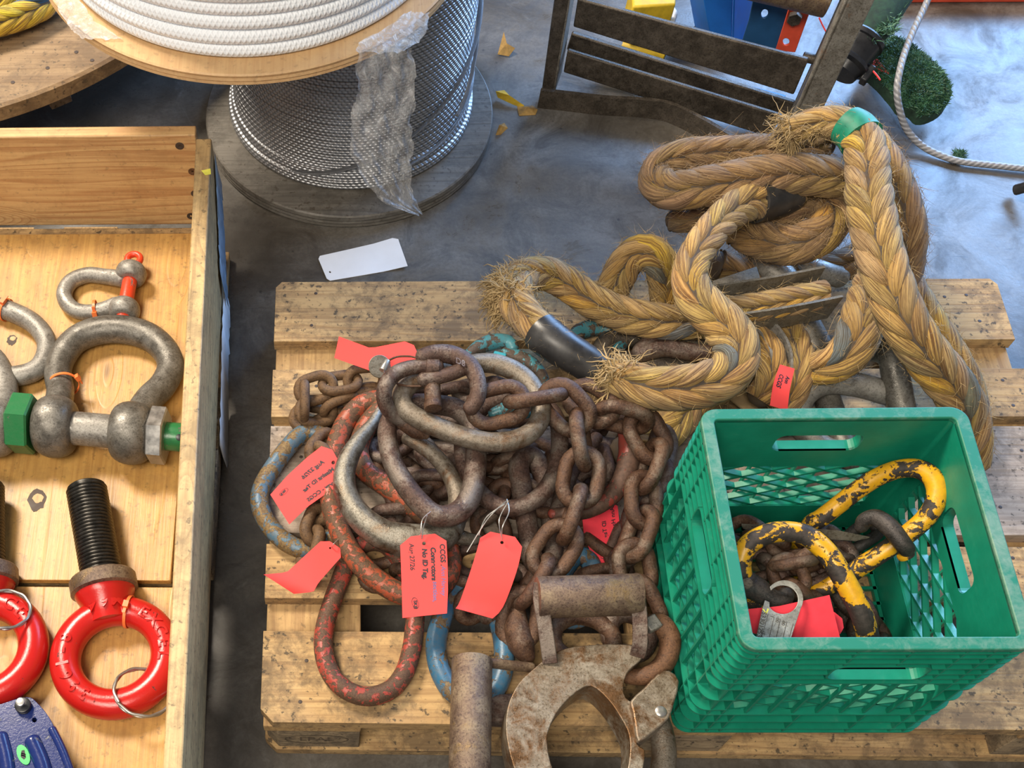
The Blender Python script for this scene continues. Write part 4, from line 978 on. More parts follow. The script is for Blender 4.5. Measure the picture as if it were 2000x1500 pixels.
# silver hook
hk = thing('sling_hook', W(760, 960, .20), 'big bare-steel sling hook with long pointed tip curling left of the pear link', 'hook')
p = spline(WL([(746, 790, .238), (728, 826, .238), (700, 862, .236), (679, 900, .234), (672, 938, .232), (680, 975, .230), (705, 1012, .228), (745, 1042, .226), (790, 1055, .224), (835, 1054, .222), (872, 1038, .220), (890, 1005, .219)]), 8)
b = MB(); tube(b, p, [.004, .0085, .0125, .0155, .0165, .0175, .0195, .022, .0245, .0245, .022, .017], 24, fy=1.0); obj('hook_bowl', b, M['silver'], hk)
p = spline(WL([(893, 1010, .219), (893, 968, .220), (880, 930, .222), (856, 897, .224), (824, 870, .226), (795, 856, .228)]), 8)
b = MB(); tube(b, p, [.016, .0135, .0125, .012, .012, .010], 20); obj('hook_neck', b, M['grey_rust'], hk)
b = MB(); tube(b, spline(WL([(880, 1043, .205), (910, 1052, .198), (935, 1054, .192)]), 5), [.013, .010, .007], 14); obj('spigot', b, M['silver'], hk)
# pear link
link('pear_link', 'brown rusted pear-shaped master link hanging point-up in the middle of the pile', [(850, 790, .272), (812, 788, .276), (778, 800, .278), (759, 828, .277), (757, 860, .275), (768, 905, .272), (792, 948, .268), (823, 986, .264), (852, 1007, .262), (885, 1005, .261), (910, 985, .261), (924, 950, .262), (929, 905, .264), (928, 862, .266), (918, 822, .268), (890, 798, .270)], [.0145, .014, .0138, .0138, .0142, .0148, .0152, .0155, .0158, .016, .0158, .0155, .0152, .0150, .0148, .0146], 'rust2')
# grey master link
link('oblong_link', 'grey-brown oval master link lying across the top of the pile', [(800, 752, .306), (786, 772, .304), (788, 794, .302), (808, 812, .300), (846, 831, .299), (896, 850, .298), (950, 863, .297), (1000, 861, .297), (1038, 843, .298), (1056, 812, .300), (1050, 775, .302), (1028, 742, .305), (996, 720, .308), (955, 709, .310), (910, 714, .311), (865, 726, .310), (828, 738, .308)], [.0142]*17, 'grey_rust')
# hammerlock coupling
hl = thing('coupling_link', W(845, 750, .29), 'rusty two-part coupling with centre pin joining the grey oval link to the heavy chain', 'coupling')
b = MB(); tube(b, spline(WL([(856, 717, .338), (815, 716, .338), (778, 726, .336), (756, 748, .332), (750, 773, .322), (757, 797, .306), (775, 815, .292), (800, 830, .280)]), 7), [.010, .0105, .0112, .0115, .0115, .0112, .0105, .010], 18)
cyl(b, W(832, 717, .338), W(858, 718, .338), .0125, 20); obj('half_link', b, M['rust2'], hl)
b = MB(); tube(b, spline(WL([(824, 697, .343), (848, 691, .344), (878, 692, .344), (906, 704, .343), (926, 726, .341), (934, 754, .337), (931, 780, .330), (918, 798, .322)]), 7), [.0115, .013, .0135, .013, .0122, .0118, .0115, .011], 18)
tube(b, spline(WL([(826, 741, .332), (850, 738, .333), (880, 730, .335), (900, 722, .337)]), 5), .0105, 16)
hf = obj('half_link', b, M['rust2'], hl)
t = MB(); puttext(t, 'D8', .013, lambda x, y, z: W(890+x*1150, 703+x*520-y*1250, .3575+z), .0008, bold=.0004); obj('raised_marks', t, M['rust2'], hf)
b = MB(); tube(b, spline(WL([(760, 800, .292), (785, 822, .284), (812, 840, .276), (832, 848, .27)]), 5), [.006, .0115, .0125, .008], 16); cyl(b, W(842, 722, .328), W(846, 790, .322), .0118, 22); cyl(b, W(845, 786, .322), W(846, 799, .321), .0128, 22); obj('load_pin', b, M['rust'], hl)
# turquoise coupling
hl = thing('coupling_link', W(985, 690, .25), 'chipped turquoise coupling link peeking out beside the black tape sleeve', 'coupling')
b = MB(); tube(b, spline(WL([(914, 694, .262), (936, 678, .262), (962, 668, .262), (990, 668, .262), (1002, 680, .262)]), 6), [.0075, .0115, .0125, .011, .0095], 16); obj('half_link', b, M['turq'], hl)
b = MB(); tube(b, spline(WL([(985, 690, .258), (1015, 700, .256), (1042, 716, .252), (1060, 745, .24), (1050, 770, .23)]), 6), [.009, .0125, .0115, .010, .009], 16); obj('half_link', b, M['turq'], hl)
b = MB(); A = WL([(966, 684, .268), (990, 690, .268), (985, 706, .268), (960, 700, .268)]); b.hexa([q-Vector((0, 0, .02)) for q in A], A); obj('spacer_block', b, M['turqblock'], hl, bevel=.0015)
link('coupling_link', 'blue-grey coupling half showing inside the grey oval link', [(962, 808, .262), (985, 800, .264), (1012, 796, .264), (1030, 808, .26)], [.008, .011, .011, .008], 'turq', 'coupling', closed=False)
# red-brown hook
hk = thing('sling_hook', W(1180, 930, .19), 'red-brown rusted hook curving round the right side of the chain pile', 'hook')
p = spline(WL([(1212, 826, .250), (1227, 862, .246), (1228, 900, .240), (1214, 942, .232), (1186, 975, .224), (1150, 996, .216), (1112, 1003, .208), (1080, 1004, .2)]), 8)
b = MB(); tube(b, p, [.006, .0145, .0165, .0150, .0135, .012, .0105, .0095], 20); obj('hook_bowl', b, M['redbrown'], hk)
b = MB(); tube(b, spline(WL([(1085, 1004, .2), (1100, 960, .195), (1125, 905, .195), (1165, 855, .20)]), 6), [.0095, .012, .012, .010], 16); obj('hook_neck', b, M['rust2'], hk)

def chain(label, pts, d, Lk, Wd, mat, group=None, roll=0, jit=.25, cat='chain', pf=1.0):
    p = spline(WL(pts), 12); pitch = (Lk-2*d)*pf; q, L = resample(p, pitch)
    root = thing('chain', q[len(q)//2], label, cat, group or ('chains in the green crate' if 'crate' in label and 'yellow' in label or 'in the crate' in label or 'bottom of the green' in label else 'rusty chains in the pile'))
    for i in range(len(q)-1):
        a, b_ = q[i], q[i+1]; c = (a+b_)/2; t = (b_-a).normalized(); v = tocam(c); nrm_ = (v-t*v.dot(t)).normalized(); w = t.cross(nrm_)
        ang = roll+(PI/2 if i % 2 else 0)+R(-jit, jit); wd = w*math.cos(ang)+nrm_*math.sin(ang)
        r = d/2; rl = Wd/2-r; hs = (Lk/2-r)-rl
        pts_ = []
        for s in (1, -1):
            for k in range(9):
                th = -PI/2+PI*k/8
                x = s*(hs+rl*math.cos(th)); y = s*rl*math.sin(th)
                pts_.append(c+t*x+wd*y)
        pts_, _ = resample(pts_, d*.4, True)
        b = MB(); tube(b, pts_, r, 14, True); obj('chain_link', b, M[mat], root, ang=180)
    return root
chain('heavy rusty chain draped from the coupling across the top and down the middle',
  [(936, 800, .312), (985, 792, .318), (1050, 770, .318), (1105, 778, .312), (1128, 815, .298), (1139, 870, .282), (1139, 935, .266), (1118, 1000, .25), (1096, 1062, .236), (1062, 1105, .222), (1028, 1150, .205), (1014, 1200, .190), (1010, 1245, .175)], .0205, .096, .068, 'rust')
chain('second heavy rusty chain falling along the left side of the crate',
  [(1128, 770, .285), (1172, 802, .290), (1215, 815, .285), (1262, 830, .28), (1284, 862, .268), (1268, 905, .255), (1254, 960, .242), (1258, 1020, .230), (1236, 1068, .218), (1240, 1120, .205), (1252, 1170, .19), (1275, 1210, .178)], .0205, .092, .064, 'rust', roll=.5)
chain('third rusty chain strand tucked against the green crate wall', [(1300, 850, .215), (1285, 910, .21), (1262, 960, .20), (1250, 1010, .19), (1215, 1060, .18), (1210, 1110, .168), (1225, 1160, .160)], .019, .086, .060, 'rust2', roll=1.0)
chain('rusty chain visible inside the left of the pile between blue and orange-red links', [(640, 868, .18), (612, 880, .185), (655, 905, .178), (640, 960, .170), (628, 1010, .168), (608, 1060, .172), (600, 1095, .166)], .0185, .078, .056, 'chain_small', roll=.4)
chain('small dull brown chain heaped at the upper left of the pile', [(738, 740, .200), (700, 742, .202), (660, 752, .202), (622, 752, .200), (592, 768, .198), (583, 798, .192), (612, 806, .182), (650, 800, .178), (700, 778, .182), (735, 772, .188)], .0155, .072, .052, 'chain_small', roll=.3, jit=.5)
chain('small brown chain end trailing under the heaped small chain', [(588, 815, .153), (625, 822, .152), (662, 812, .153), (700, 800, .155), (740, 790, .158)], .0155, .072, .052, 'chain_small', roll=.2, jit=.2)
chain('added dark filler chain lying deep inside the pear link', [(770, 905, .16), (800, 940, .16), (840, 960, .16), (870, 930, .16), (930, 915, .16), (990, 930, .16), (1050, 960, .158)], .0185, .08, .058, 'rust', roll=.3)  # filler chain added to darken the gaps between the big links
chain('added dark filler chain lying deep between the blank red tag and the roller', [(905, 1100, .158), (950, 1085, .158), (1000, 1120, .158), (1000, 1165, .158), (960, 1200, .158)], .0185, .08, .058, 'rust2', roll=.3)
chain('deep rusty chain beneath the red-brown hook', [(1100, 1100, .158), (1140, 1120, .158), (1180, 1130, .158), (1200, 1080, .160), (1150, 1040, .160), (1110, 1060, .160)], .0185, .08, .058, 'rust', roll=.3)
chain('added dark filler chain snaking deep inside the grey oval link', [(800, 770, .20), (850, 780, .20), (900, 770, .202), (950, 760, .20), (1000, 780, .20), (1040, 800, .198), (990, 815, .20), (930, 805, .20), (870, 810, .20)], .0185, .08, .058, 'rust2', roll=.7)  # more filler chains, added to cover lit boards inside the pile
chain('added dark filler chain heaped deep below the inner link of the pile', [(930, 880, .17), (975, 900, .172), (1030, 880, .172), (1075, 900, .17), (1090, 960, .168), (1050, 1000, .168), (985, 960, .168), (950, 1010, .165), (970, 1060, .162), (1020, 1080, .160)], .0185, .08, .058, 'rust', roll=.2)
chain('added dark filler chain filling the floor of the pear link', [(740, 880, .175), (770, 860, .178), (820, 880, .178), (860, 900, .176), (880, 950, .174), (840, 930, .176), (800, 960, .172), (760, 940, .17), (800, 1000, .168), (740, 1010, .165)], .0185, .08, .058, 'rust2', roll=.9)
chain('added dark filler chain lying under the lower tags of the pile', [(720, 1130, .158), (770, 1115, .158), (830, 1125, .158), (880, 1150, .158), (930, 1140, .158), (950, 1180, .158), (910, 1190, .158)], .0185, .08, .058, 'rust', roll=.5)
chain('added dark filler chain behind the red-brown hook beside the second heavy chain', [(1130, 860, .165), (1170, 880, .165), (1190, 930, .165), (1150, 950, .165), (1110, 930, .163), (1120, 880, .163), (1170, 840, .163), (1240, 850, .163), (1270, 880, .162)], .0185, .08, .058, 'rust2', roll=.4)
link('oblong_link', 'dark link lying flat at the bottom of the pile between hook and small chain', [(700, 850, .158), (760, 830, .158), (850, 840, .158), (950, 850, .158), (960, 880, .157), (860, 880, .157), (760, 880, .157), (705, 880, .157)], .0142, 'rust2')
link('oblong_link', 'blue link fragment beneath the dark red tag', [(1085, 1180, .157), (1095, 1130, .157), (1120, 1090, .157), (1145, 1090, .157), (1158, 1120, .157), (1150, 1190, .156), (1115, 1210, .156)], .0142, 'bluechip2')
# ---- choker hooks
def bodyplate(name, loops, zt, th, mat, parent, bev=.006):
    b = MB(); plate(b, loops, lambda x, y: W(x, y, zt), (0, 0, -th)); return obj(name, b, M[mat], parent, bevel=bev, bseg=3, ang=50)
ck = thing('choker_hook', W(1150, 1380, .16), 'worn C-shaped choker hook with a wide roller on top, centre of the bottom edge', 'choker hook', None)
outer = smooth2([(1040, 1308), (1070, 1284), (1105, 1266), (1160, 1259), (1215, 1258), (1250, 1264), (1254, 1286), (1228, 1310), (1218, 1338), (1222, 1362), (1243, 1380), (1246, 1420), (1244, 1452), (1260, 1466), (1256, 1500), (1244, 1550), (1215, 1600), (1165, 1625), (1105, 1615), (1050, 1575), (1010, 1515), (992, 1455), (988, 1410), (995, 1370), (1013, 1335)], 3)
inner = smooth2([(1229, 1437), (1214, 1404), (1187, 1365), (1154, 1339), (1124, 1353), (1094, 1383), (1074, 1419), (1069, 1450), (1076, 1490), (1095, 1535), (1125, 1565), (1165, 1572), (1200, 1555), (1222, 1515), (1230, 1475)], 3)
bodyplate('hook_body', [outer, inner], .228, .052, 'choker', ck, .009)
t = MB()
for j, ch in enumerate('C5037'):
    puttext(t, ch, .009, lambda x, y, z, j=j: W(1058+j*6-y*900, 1432-j*16-x*1200, .2285+z), .0005)
a, b2 = W(1048, 1167, .262), W(1250, 1161, .262)
b = MB(); cyl(b, a, b2, .0285, 36, bev=.08); obj('roller', b, M['pipe'], ck)
for pts_ in ([(1056, 1142, .266), (1056, 1170, .262), (1064, 1220, .248), (1071, 1268, .232), (1074, 1292, .222)], [(1240, 1140, .266), (1246, 1170, .262), (1250, 1215, .25), (1250, 1255, .235), (1246, 1275, .222)]):
    p = spline(WL(pts_), 6); b = MB(); vs = []
    T, X, Y = frames(p, False, tocam)
    for i in range(len(p)):
        for (dx, dy) in ((-.022, -.010), (.012, -.010), (.012, .010), (-.022, .010)): vs.append(p[i]+X[i]*dx+Y[i]*dy)
    n_ = len(p)
    b.add(vs, [(4*i+j, 4*i+(j+1) % 4, 4*i+4+(j+1) % 4, 4*i+4+j) for i in range(n_-1) for j in range(4)]+[(0, 1, 2, 3), tuple(4*(n_-1)+j for j in range(4))])
    obj('side_arm', b, M['rust2'], ck, bevel=.005, bseg=3)
lt = bodyplate('latch', [smooth2([(1232, 1368), (1256, 1345), (1284, 1316), (1308, 1309), (1327, 1330), (1318, 1370), (1305, 1404), (1276, 1430), (1247, 1449), (1240, 1418), (1236, 1392)], 2)], .236, .034, 'choker', ck, .005)
b = MB(); q = W(1290, 1390, .236); lathe(b, q, [(.0075, -.002), (.0075, .0018), (.006, .003), (.002, .0034)], 20); obj('latch_pin', b, M['bare'], lt)
b = MB(); tube(b, spline(WL([(1262, 1215, .222), (1292, 1220, .220), (1309, 1252, .218), (1298, 1294, .214), (1266, 1319, .210), (1226, 1322, .2)]), 7), [.010, .0145, .0145, .014, .0135, .010], 18)
gl = obj('grab_link', b, M['rust_or'], None); tag(gl, 'orange-rusted curved link hooked into the throat of the centre choker hook', 'link')
b = MB(); q = W(1271, 1222, .226); T_ = Matrix.Translation(q) @ Matrix.Rotation(.5, 4, 'Z'); b.box((-.010, -.010, 0), (.010, .010, .012), T=T_); obj('square_pin', b, M['galv'], gl, bevel=.002)
ck2 = thing('choker_hook', W(930, 1420, .16), 'second choker hook with its roller upright at the bottom edge, left of the first', 'choker hook', None)
b = MB(); cyl(b, W(922, 1288, .222), W(916, 1560, .222), .0272, 36, bev=.08); obj('roller', b, M['pipe'], ck2)
b = MB(); p = spline(WL([(900, 1294, .222), (945, 1294, .218), (1000, 1300, .205), (1036, 1304, .195)]), 6); tube(b, p, .0085, 12, fy=.8); obj('side_arm', b, M['pipe'], ck2)
bodyplate('hook_body', [[(950, 1356), (1010, 1352), (1060, 1370), (1060, 1420), (1010, 1412), (950, 1408)]], .17, .026, 'rust2', ck2, .005)
rod('choker_ring', 'grey steel ring limb at the bottom edge beside the crate corner', 'ring', [(1278, 1395, .170), (1291, 1430, .168), (1297, 1470, .166), (1290, 1520, .165), (1262, 1560, .165)], .0165, 'grey_rust')
b = MB(); tube(b, spline(WL([(1012, 1195, .190), (1010, 1225, .186), (1018, 1258, .180), (1030, 1285, .172)]), 6), [.011, .018, .019, .011], 18)
sk = obj('chain_shackle', b, M['rust']); tag(sk, 'orange-rusted chain end fitting left of the roller', 'shackle')
rod('oblong_link', 'rusty link half hidden below the wide roller', 'link', [(1085, 1225, .165), (1120, 1205, .165), (1165, 1212, .165), (1195, 1240, .165), (1190, 1275, .162), (1130, 1290, .160), (1085, 1265, .162)], .0125, 'rust', closed=True)
rod('oblong_link', 'dark link lying between the wide roller and the crate', 'link', [(1190, 1225, .162), (1210, 1200, .165), (1245, 1205, .168), (1268, 1240, .165), (1250, 1275, .16), (1205, 1270, .158)], .0135, 'rust2', closed=True)

# ================================================================== GREEN CRATE
CW, CH = .334, .29; hw = CW/2
CM_ = Matrix.Translation((.5702, -.0089, DZ)) @ Matrix.Rotation(.0106, 4, 'Z') @ Matrix.Translation((hw, hw, 0))
cr = thing('plastic_crate', CM_ @ Vector((0, 0, 0)), 'green plastic lattice crate on the right front of the pallet', 'crate')
IN = .0135; SK = .003          # rib depth, skin thickness
ribs = [.0, .0136, .042, .070, .088, .124, .161, .182, .197, .212, .229, .246, .262, .275]
HX, HZ0, HZ1 = .056, .198, .238   # hand hole
LX, LZ0, LZ1 = .122, .072, .178    # lattice window
def wallT(k): return CM_ @ Matrix.Rotation(PI/2*k, 4, 'Z')      # local x along the wall, -y outside
for k in range(4):
    T = wallT(k); b = MB(); hx0 = {0: .018, 2: .0}.get(k, .0); HZ0, HZ1 = (.198, .236) if k != 2 else (.216, .252)
    fn = lambda x, z, T=T: T @ Vector((x, -hw+IN, z))
    rr = .012
    hand = []
    for (cx, cz, a0) in ((HX-rr, HZ1-rr, 0), (-HX+rr, HZ1-rr, PI/2), (-HX+rr, HZ0+rr, PI), (HX-rr, HZ0+rr, 1.5*PI)):
        hand += [(hx0+cx+rr*math.cos(a0+PI/2*i/5), cz+rr*math.sin(a0+PI/2*i/5)) for i in range(6)]
    e = hw-.020
    plate(b, [[(-e, .004), (e, .004), (e, CH-.004), (-e, CH-.004)], [(-LX, LZ0), (LX, LZ0), (LX, LZ1), (-LX, LZ1)], hand], fn, (T.to_3x3() @ Vector((0, SK, 0))))
    # hand hole lips through the wall depth
    n_ = len(hand); vs = []
    for (x, z) in hand: vs += [T @ Vector((x, -hw, z)), T @ Vector((x, -hw+IN+SK, z))]
    nx = []
    for i, (x, z) in enumerate(hand):
        dx, dz = x-hx0, z-(HZ0+HZ1)/2; l = math.hypot(dx, dz); nx.append((x+dx/l*.0025, z+dz/l*.0025))
    for (x, z) in nx: vs += [T @ Vector((x, -hw, z)), T @ Vector((x, -hw+IN+SK, z))]
    b.add(vs, [(2*i, 2*i+1, 2*((i+1) % n_)+1, 2*((i+1) % n_)) for i in range(n_)]+[(2*n_+2*i, 2*n_+2*((i+1) % n_), 2*n_+2*((i+1) % n_)+1, 2*n_+2*i+1) for i in range(n_)]+[(2*i, 2*((i+1) % n_), 2*n_+2*((i+1) % n_), 2*n_+2*i) for i in range(n_)])
    # lattice of slanted fins across the window
    def fin(x0, z0, x1, z1, w=.0042, y0=-hw+IN-.006, y1=-hw+IN+SK-.0005):
        d = Vector((x1-x0, 0, z1-z0)); L = d.length
        if L < .004: return
        d.normalize(); M4 = Matrix((d, Vector((0, 1, 0)), Vector((d.z*-1, 0, d.x)))).transposed().to_4x4()
        b.box((0, y0, -w/2), (L, y1, w/2), T=T @ Matrix.Translation((x0, 0, z0)) @ M4)
    for sl in (.42, -.42):
        step = .0300
        c = LZ0-sl*(LX if sl > 0 else -LX)-.2
        while c < LZ1+.2:
            pts = []
            for x in (-LX, LX):
                z = sl*x+c
                if LZ0 <= z <= LZ1: pts.append((x, z))
            for z in (LZ0, LZ1):
                x = (z-c)/sl
                if -LX < x < LX: pts.append((x, z))
            if len(pts) >= 2:
                pts.sort(); fin(*pts[0], *pts[-1], w=.0036)
            c += step
    for x in (-.092, -.061, -.031, .0, .031, .061, .092): b.box((x-.0016, -hw+.002, LZ0-.002), (x+.0016, -hw+IN-.0061, LZ1+.002), T=T)
    # outside ribs
    for z in ribs:
        th = .0024
        segs = [(-hw+.021, hw-.021)]
        if HZ0-.004 < z < HZ1+.004: segs = [(-hw+.021, hx0-HX-.001), (hx0+HX+.001, hw-.021)]
        if z in (.088, .124, .161): segs = [(-hw+.021, -LX), (LX, hw-.021)]
        for x0, x1 in segs: b.box((x0, -hw, z), (x1, -hw+IN+.001, z+th), T=T)
    for x in (-.142, -.123, .123, .142):
        b.box((x-.0012, -hw+.0006, .001), (x+.0012, -hw+IN+.001, CH-.006), T=T)
    for x in (-.092, -.031, .031, .092):
        b.box((x-.0012, -hw+.0006, HZ1+.004 if abs(x-hx0) < HX else .181), (x+.0012, -hw+IN+.001, CH-.006), T=T)
    for x in (-.105, -.02, .065):
        b.box((x-.0012, -hw+.0006, .001), (x+.0012, -hw+IN+.001, .070), T=T)
    obj('side_wall', b, M['crate'], cr, smooth=False)
    # rounded corner post: skin and ribs
    b = MB(); cx, cy = -hw+.021, -hw+.021
    def arc(r, z, nn=7): return [T @ Vector((cx+r*math.cos(PI+PI/2*i/(nn-1)), cy+r*math.sin(PI+PI/2*i/(nn-1)), z)) for i in range(nn)]
    ro, ri = .021, .021-IN
    A, B_, C_, D_ = arc(ri, .004), arc(ri, CH-.004), arc(ri-SK, .004), arc(ri-SK, CH-.004)
    def strip(P, Q): 
        m_ = len(P); b.add(P+Q, [(i, i+1, m_+i+1, m_+i) for i in range(m_-1)])
    strip(A, B_); strip(D_, C_); strip(B_, D_); strip(C_, A)
    for z in ribs:
        a0, a1, a2, a3 = arc(ro, z), arc(ro, z+.0024), arc(ri-.001, z+.0024), arc(ri-.001, z)
        strip(a0, a1); strip(a1, a2); strip(a3, a0)
    obj('corner_post', b, M['crate'], cr, ang=30)
# rim: rounded square flange
def rsq(h, r, n_=7): 
    o = []
    for (cx, cy, a0) in ((h-r, h-r, 0), (-h+r, h-r, PI/2), (-h+r, -h+r, PI), (h-r, -h+r, 1.5*PI)):
        o += [(cx+r*math.cos(a0+PI/2*i/(n_-1)), cy+r*math.sin(a0+PI/2*i/(n_-1))) for i in range(n_)]
    return o
b = MB(); plate(b, [rsq(hw, .021), rsq(hw-IN-SK, .006)], lambda x, y: CM_ @ Vector((x, y, CH)), (0, 0, -.0085))
obj('rim', b, M['craterim'], cr, bevel=.0015)
b = MB()
for i in range(13):
    x = -hw+.02+(CW-.04)*i/12
    b.box((x-.0025, -hw+.016, .003), (x+.0025, hw-.016, .010), T=CM_); b.box((-hw+.016, x-.0025, .003), (hw-.016, x+.0025, .010), T=CM_)
obj('base_grid', b, M['crate'], cr, smooth=False)

# ---- crate contents
link('oblong_link', 'chipped yellow-and-black oblong link leaning on the right inner wall of the crate', [(1582, 1026, .262), (1606, 1010, .275), (1640, 984, .292), (1676, 956, .312), (1712, 933, .330), (1752, 917, .348), (1790, 915, .360), (1817, 929, .364), (1830, 956, .362), (1824, 988, .354), (1804, 1016, .340), (1780, 1037, .328), (1752, 1059, .314), (1716, 1084, .298), (1682, 1106, .282), (1656, 1124, .270), (1626, 1142, .258), (1598, 1150, .248), (1576, 1142, .236), (1562, 1110, .215), (1564, 1062, .232)], [.0125]*21, 'yelblack2', seg=22)
link('oblong_link', 'yellow-and-black chipped oblong link arching at the front left of the green crate', [(1449, 1130, .330), (1447, 1096, .344), (1462, 1064, .356), (1496, 1044, .364), (1532, 1038, .368), (1570, 1044, .368), (1600, 1064, .366), (1623, 1090, .362), (1645, 1126, .354), (1665, 1162, .344), (1682, 1198, .332), (1692, 1230, .318), (1697, 1262, .300), (1688, 1290, .275), (1650, 1306, .255), (1590, 1290, .250), (1530, 1250, .255), (1480, 1200, .275), (1458, 1165, .30)], [.0132]*19, 'yelblack', seg=22)
chain('rusty chain heaped at the bottom of the green crate', [(1440, 1030, .235), (1470, 1050, .25), (1510, 1062, .262), (1550, 1052, .272), (1600, 1075, .272), (1585, 1105, .275), (1545, 1085, .278), (1530, 1115, .27), (1552, 1150, .262), (1575, 1180, .24), (1600, 1200, .22)], .0165, .068, .052, 'rust', roll=.5, jit=.6)
chain('second rusty chain spread under the heap in the crate', [(1450, 1110, .235), (1490, 1095, .245), (1530, 1140, .24), (1600, 1130, .24), (1640, 1090, .245), (1650, 1060, .25), (1620, 1048, .25)], .0165, .070, .052, 'rust2', roll=.2, jit=.6)
chain('brown chain coming down beside the front yellow link in the crate', [(1640, 1150, .185), (1670, 1190, .18), (1690, 1230, .175), (1710, 1250, .170), (1680, 1280, .168)], .0165, .070, .052, 'rust2', roll=.8, jit=.5)
link('oblong_link', 'dark thick link lying behind the yellow links in the crate', [(1660, 1075, .22), (1690, 1060, .228), (1715, 1040, .232), (1700, 1022, .232), (1670, 1035, .228), (1650, 1058, .222)], .0085, 'blackmetal')
hl = thing('coupling_link', W(1735, 1045, .33), 'dark coupling clasped round the right yellow link in the crate', 'coupling')
b = MB(); tube(b, spline(WL([(1682, 1030, .325), (1690, 1016, .335), (1712, 1012, .345), (1738, 1030, .352), (1760, 1058, .348), (1772, 1074, .340)]), 6), [.0085, .0105, .0115, .0115, .011, .010], 16); obj('half_link', b, M['blackmetal'], hl)
b = MB(); cyl(b, W(1766, 1078, .330), W(1772, 1090, .325), .0105, 16, bev=.35); obj('pin_end', b, M['yelblack2'], hl)
hl = thing('coupling_link', W(1480, 1150, .3), 'black coupling with round pin at the left of the crate holding the metal tag', 'coupling')
b = MB(); tube(b, spline(WL([(1456, 1140, .325), (1480, 1152, .322), (1505, 1168, .318), (1528, 1172, .316), (1536, 1160, .316)]), 6), [.0175, .0155, .0125, .0115, .010], 18); obj('body', b, M['blackmetal'], hl)
b = MB(); q = W(1459, 1140, .343); lathe(b, q, [(.0075, -.003), (.0075, .0022), (.006, .003)], 18, tocam(q)); obj('pin_end', b, M['darksteel'], hl)
b = MB(); A = WL([(1448, 1022, .262), (1560, 1030, .272), (1640, 1036, .276), (1700, 1048, .276), (1672, 1054, .268), (1560, 1048, .262), (1452, 1030, .255)]); b.hexa([p-Vector((0, .001, .003)) for p in A], A)
tag(obj('steel_plate', b, M['plategrey'], bevel=.0008), 'flat dull steel plate edge-on across the back of the crate', 'plate')
cardtag('faded red card with blank face under the metal tag in the crate', [((1455, 1190, .318), (1470, 1236, .308)), ((1520, 1184, .324), (1540, 1262, .308)), ((1620, 1162, .330), (1642, 1250, .312))], hole=None, corner=False, mat='tagfaded')
cardtag('second faded red card peeping out right of the other red card in the crate', [((1560, 1180, .305), (1575, 1250, .30)), ((1628, 1194, .305), (1640, 1240, .300)), ((1645, 1208, .302), (1648, 1226, .300))], hole=None, corner=False, mat='tagfaded')
# metal ID tag with big ring hole
mt0 = W(1536, 1171, .345); mtR = .0255; zz = .343
o2 = [(1480, 1262), (1478, 1245), (1484, 1220), (1489, 1195), (1493, 1174), (1502, 1178), (1506, 1188)]
ring_o = [(1532+37*math.cos(math.radians(a)), 1170+37*math.sin(math.radians(a))) for a in range(215, 391, 10)]
ring_i = [(1529+30*math.cos(math.radians(a)), 1171+28*math.sin(math.radians(a))) for a in range(500, 214, -10)]
loop = [(1474, 1262), (1482, 1222), (1489, 1190), (1494, 1172), (1503, 1176), (1503, 1188)]+[(1529+30*math.cos(math.radians(a)), 1171+28*math.sin(math.radians(a))) for a in range(150, -141, -10)]+[(1532+37*math.cos(math.radians(a)), 1170+37*math.sin(math.radians(a))) for a in range(-140, 31, 10)]+[(1562, 1195), (1552, 1225), (1540, 1262)]
def mtag(x, y): return W(x, y, zz-(y-1135)*.00012)
b = MB(); plate(b, [loop], mtag, (0, 0, -.0016)); mt = obj('metal_tag', b, M['alu'], bevel=.0004)
tag(mt, 'grey stamped metal tag with open ring hole on the red card in the crate', 'tag')
t = MB()
mn = lambda u, v, z: mtag(u, v)+Vector((0, 0, .0003+z))
dirx = (-.22, .97)
for body, u0, v0, sz in (('S3301253', 1493, 1195, 13), ('(E.01)', 1491, 1232, 11), ('1', 1508, 1202, 9), ('00', 1519, 1207, 9), ('00', 1531, 1213, 9)):
    puttext(t, body, 1.0, lambda x, y, z, u0=u0, v0=v0, sz=sz: mn(u0+sz*(x*-.22+y*.97), v0+sz*(x*.97+y*.22), 0), bold=.01)
for (a0, b0) in (((1500, 1200), (1484, 1258)), ((1512, 1205), (1499, 1260)), ((1524, 1209), (1513, 1260)), ((1537, 1214), (1526, 1260)), ((1549, 1218), (1538, 1258))):
    t.add([mn(a0[0]-.5, a0[1], 0), mn(a0[0]+.5, a0[1], 0), mn(b0[0]+.5, b0[1], 0), mn(b0[0]-.5, b0[1], 0)], [(0, 1, 2, 3)])
obj('stamped_text', t, M['darksteel'], mt, recalc=False)
t = MB(); t.add([mn(*q, 0) for q in ((1488, 1189), (1492, 1190), (1496, 1196), (1499, 1188), (1502, 1190), (1497, 1200))], [(0, 1, 2, 5), (2, 3, 4, 5)]); obj('paint_mark', t, M['yellowmark'], mt, recalc=False)

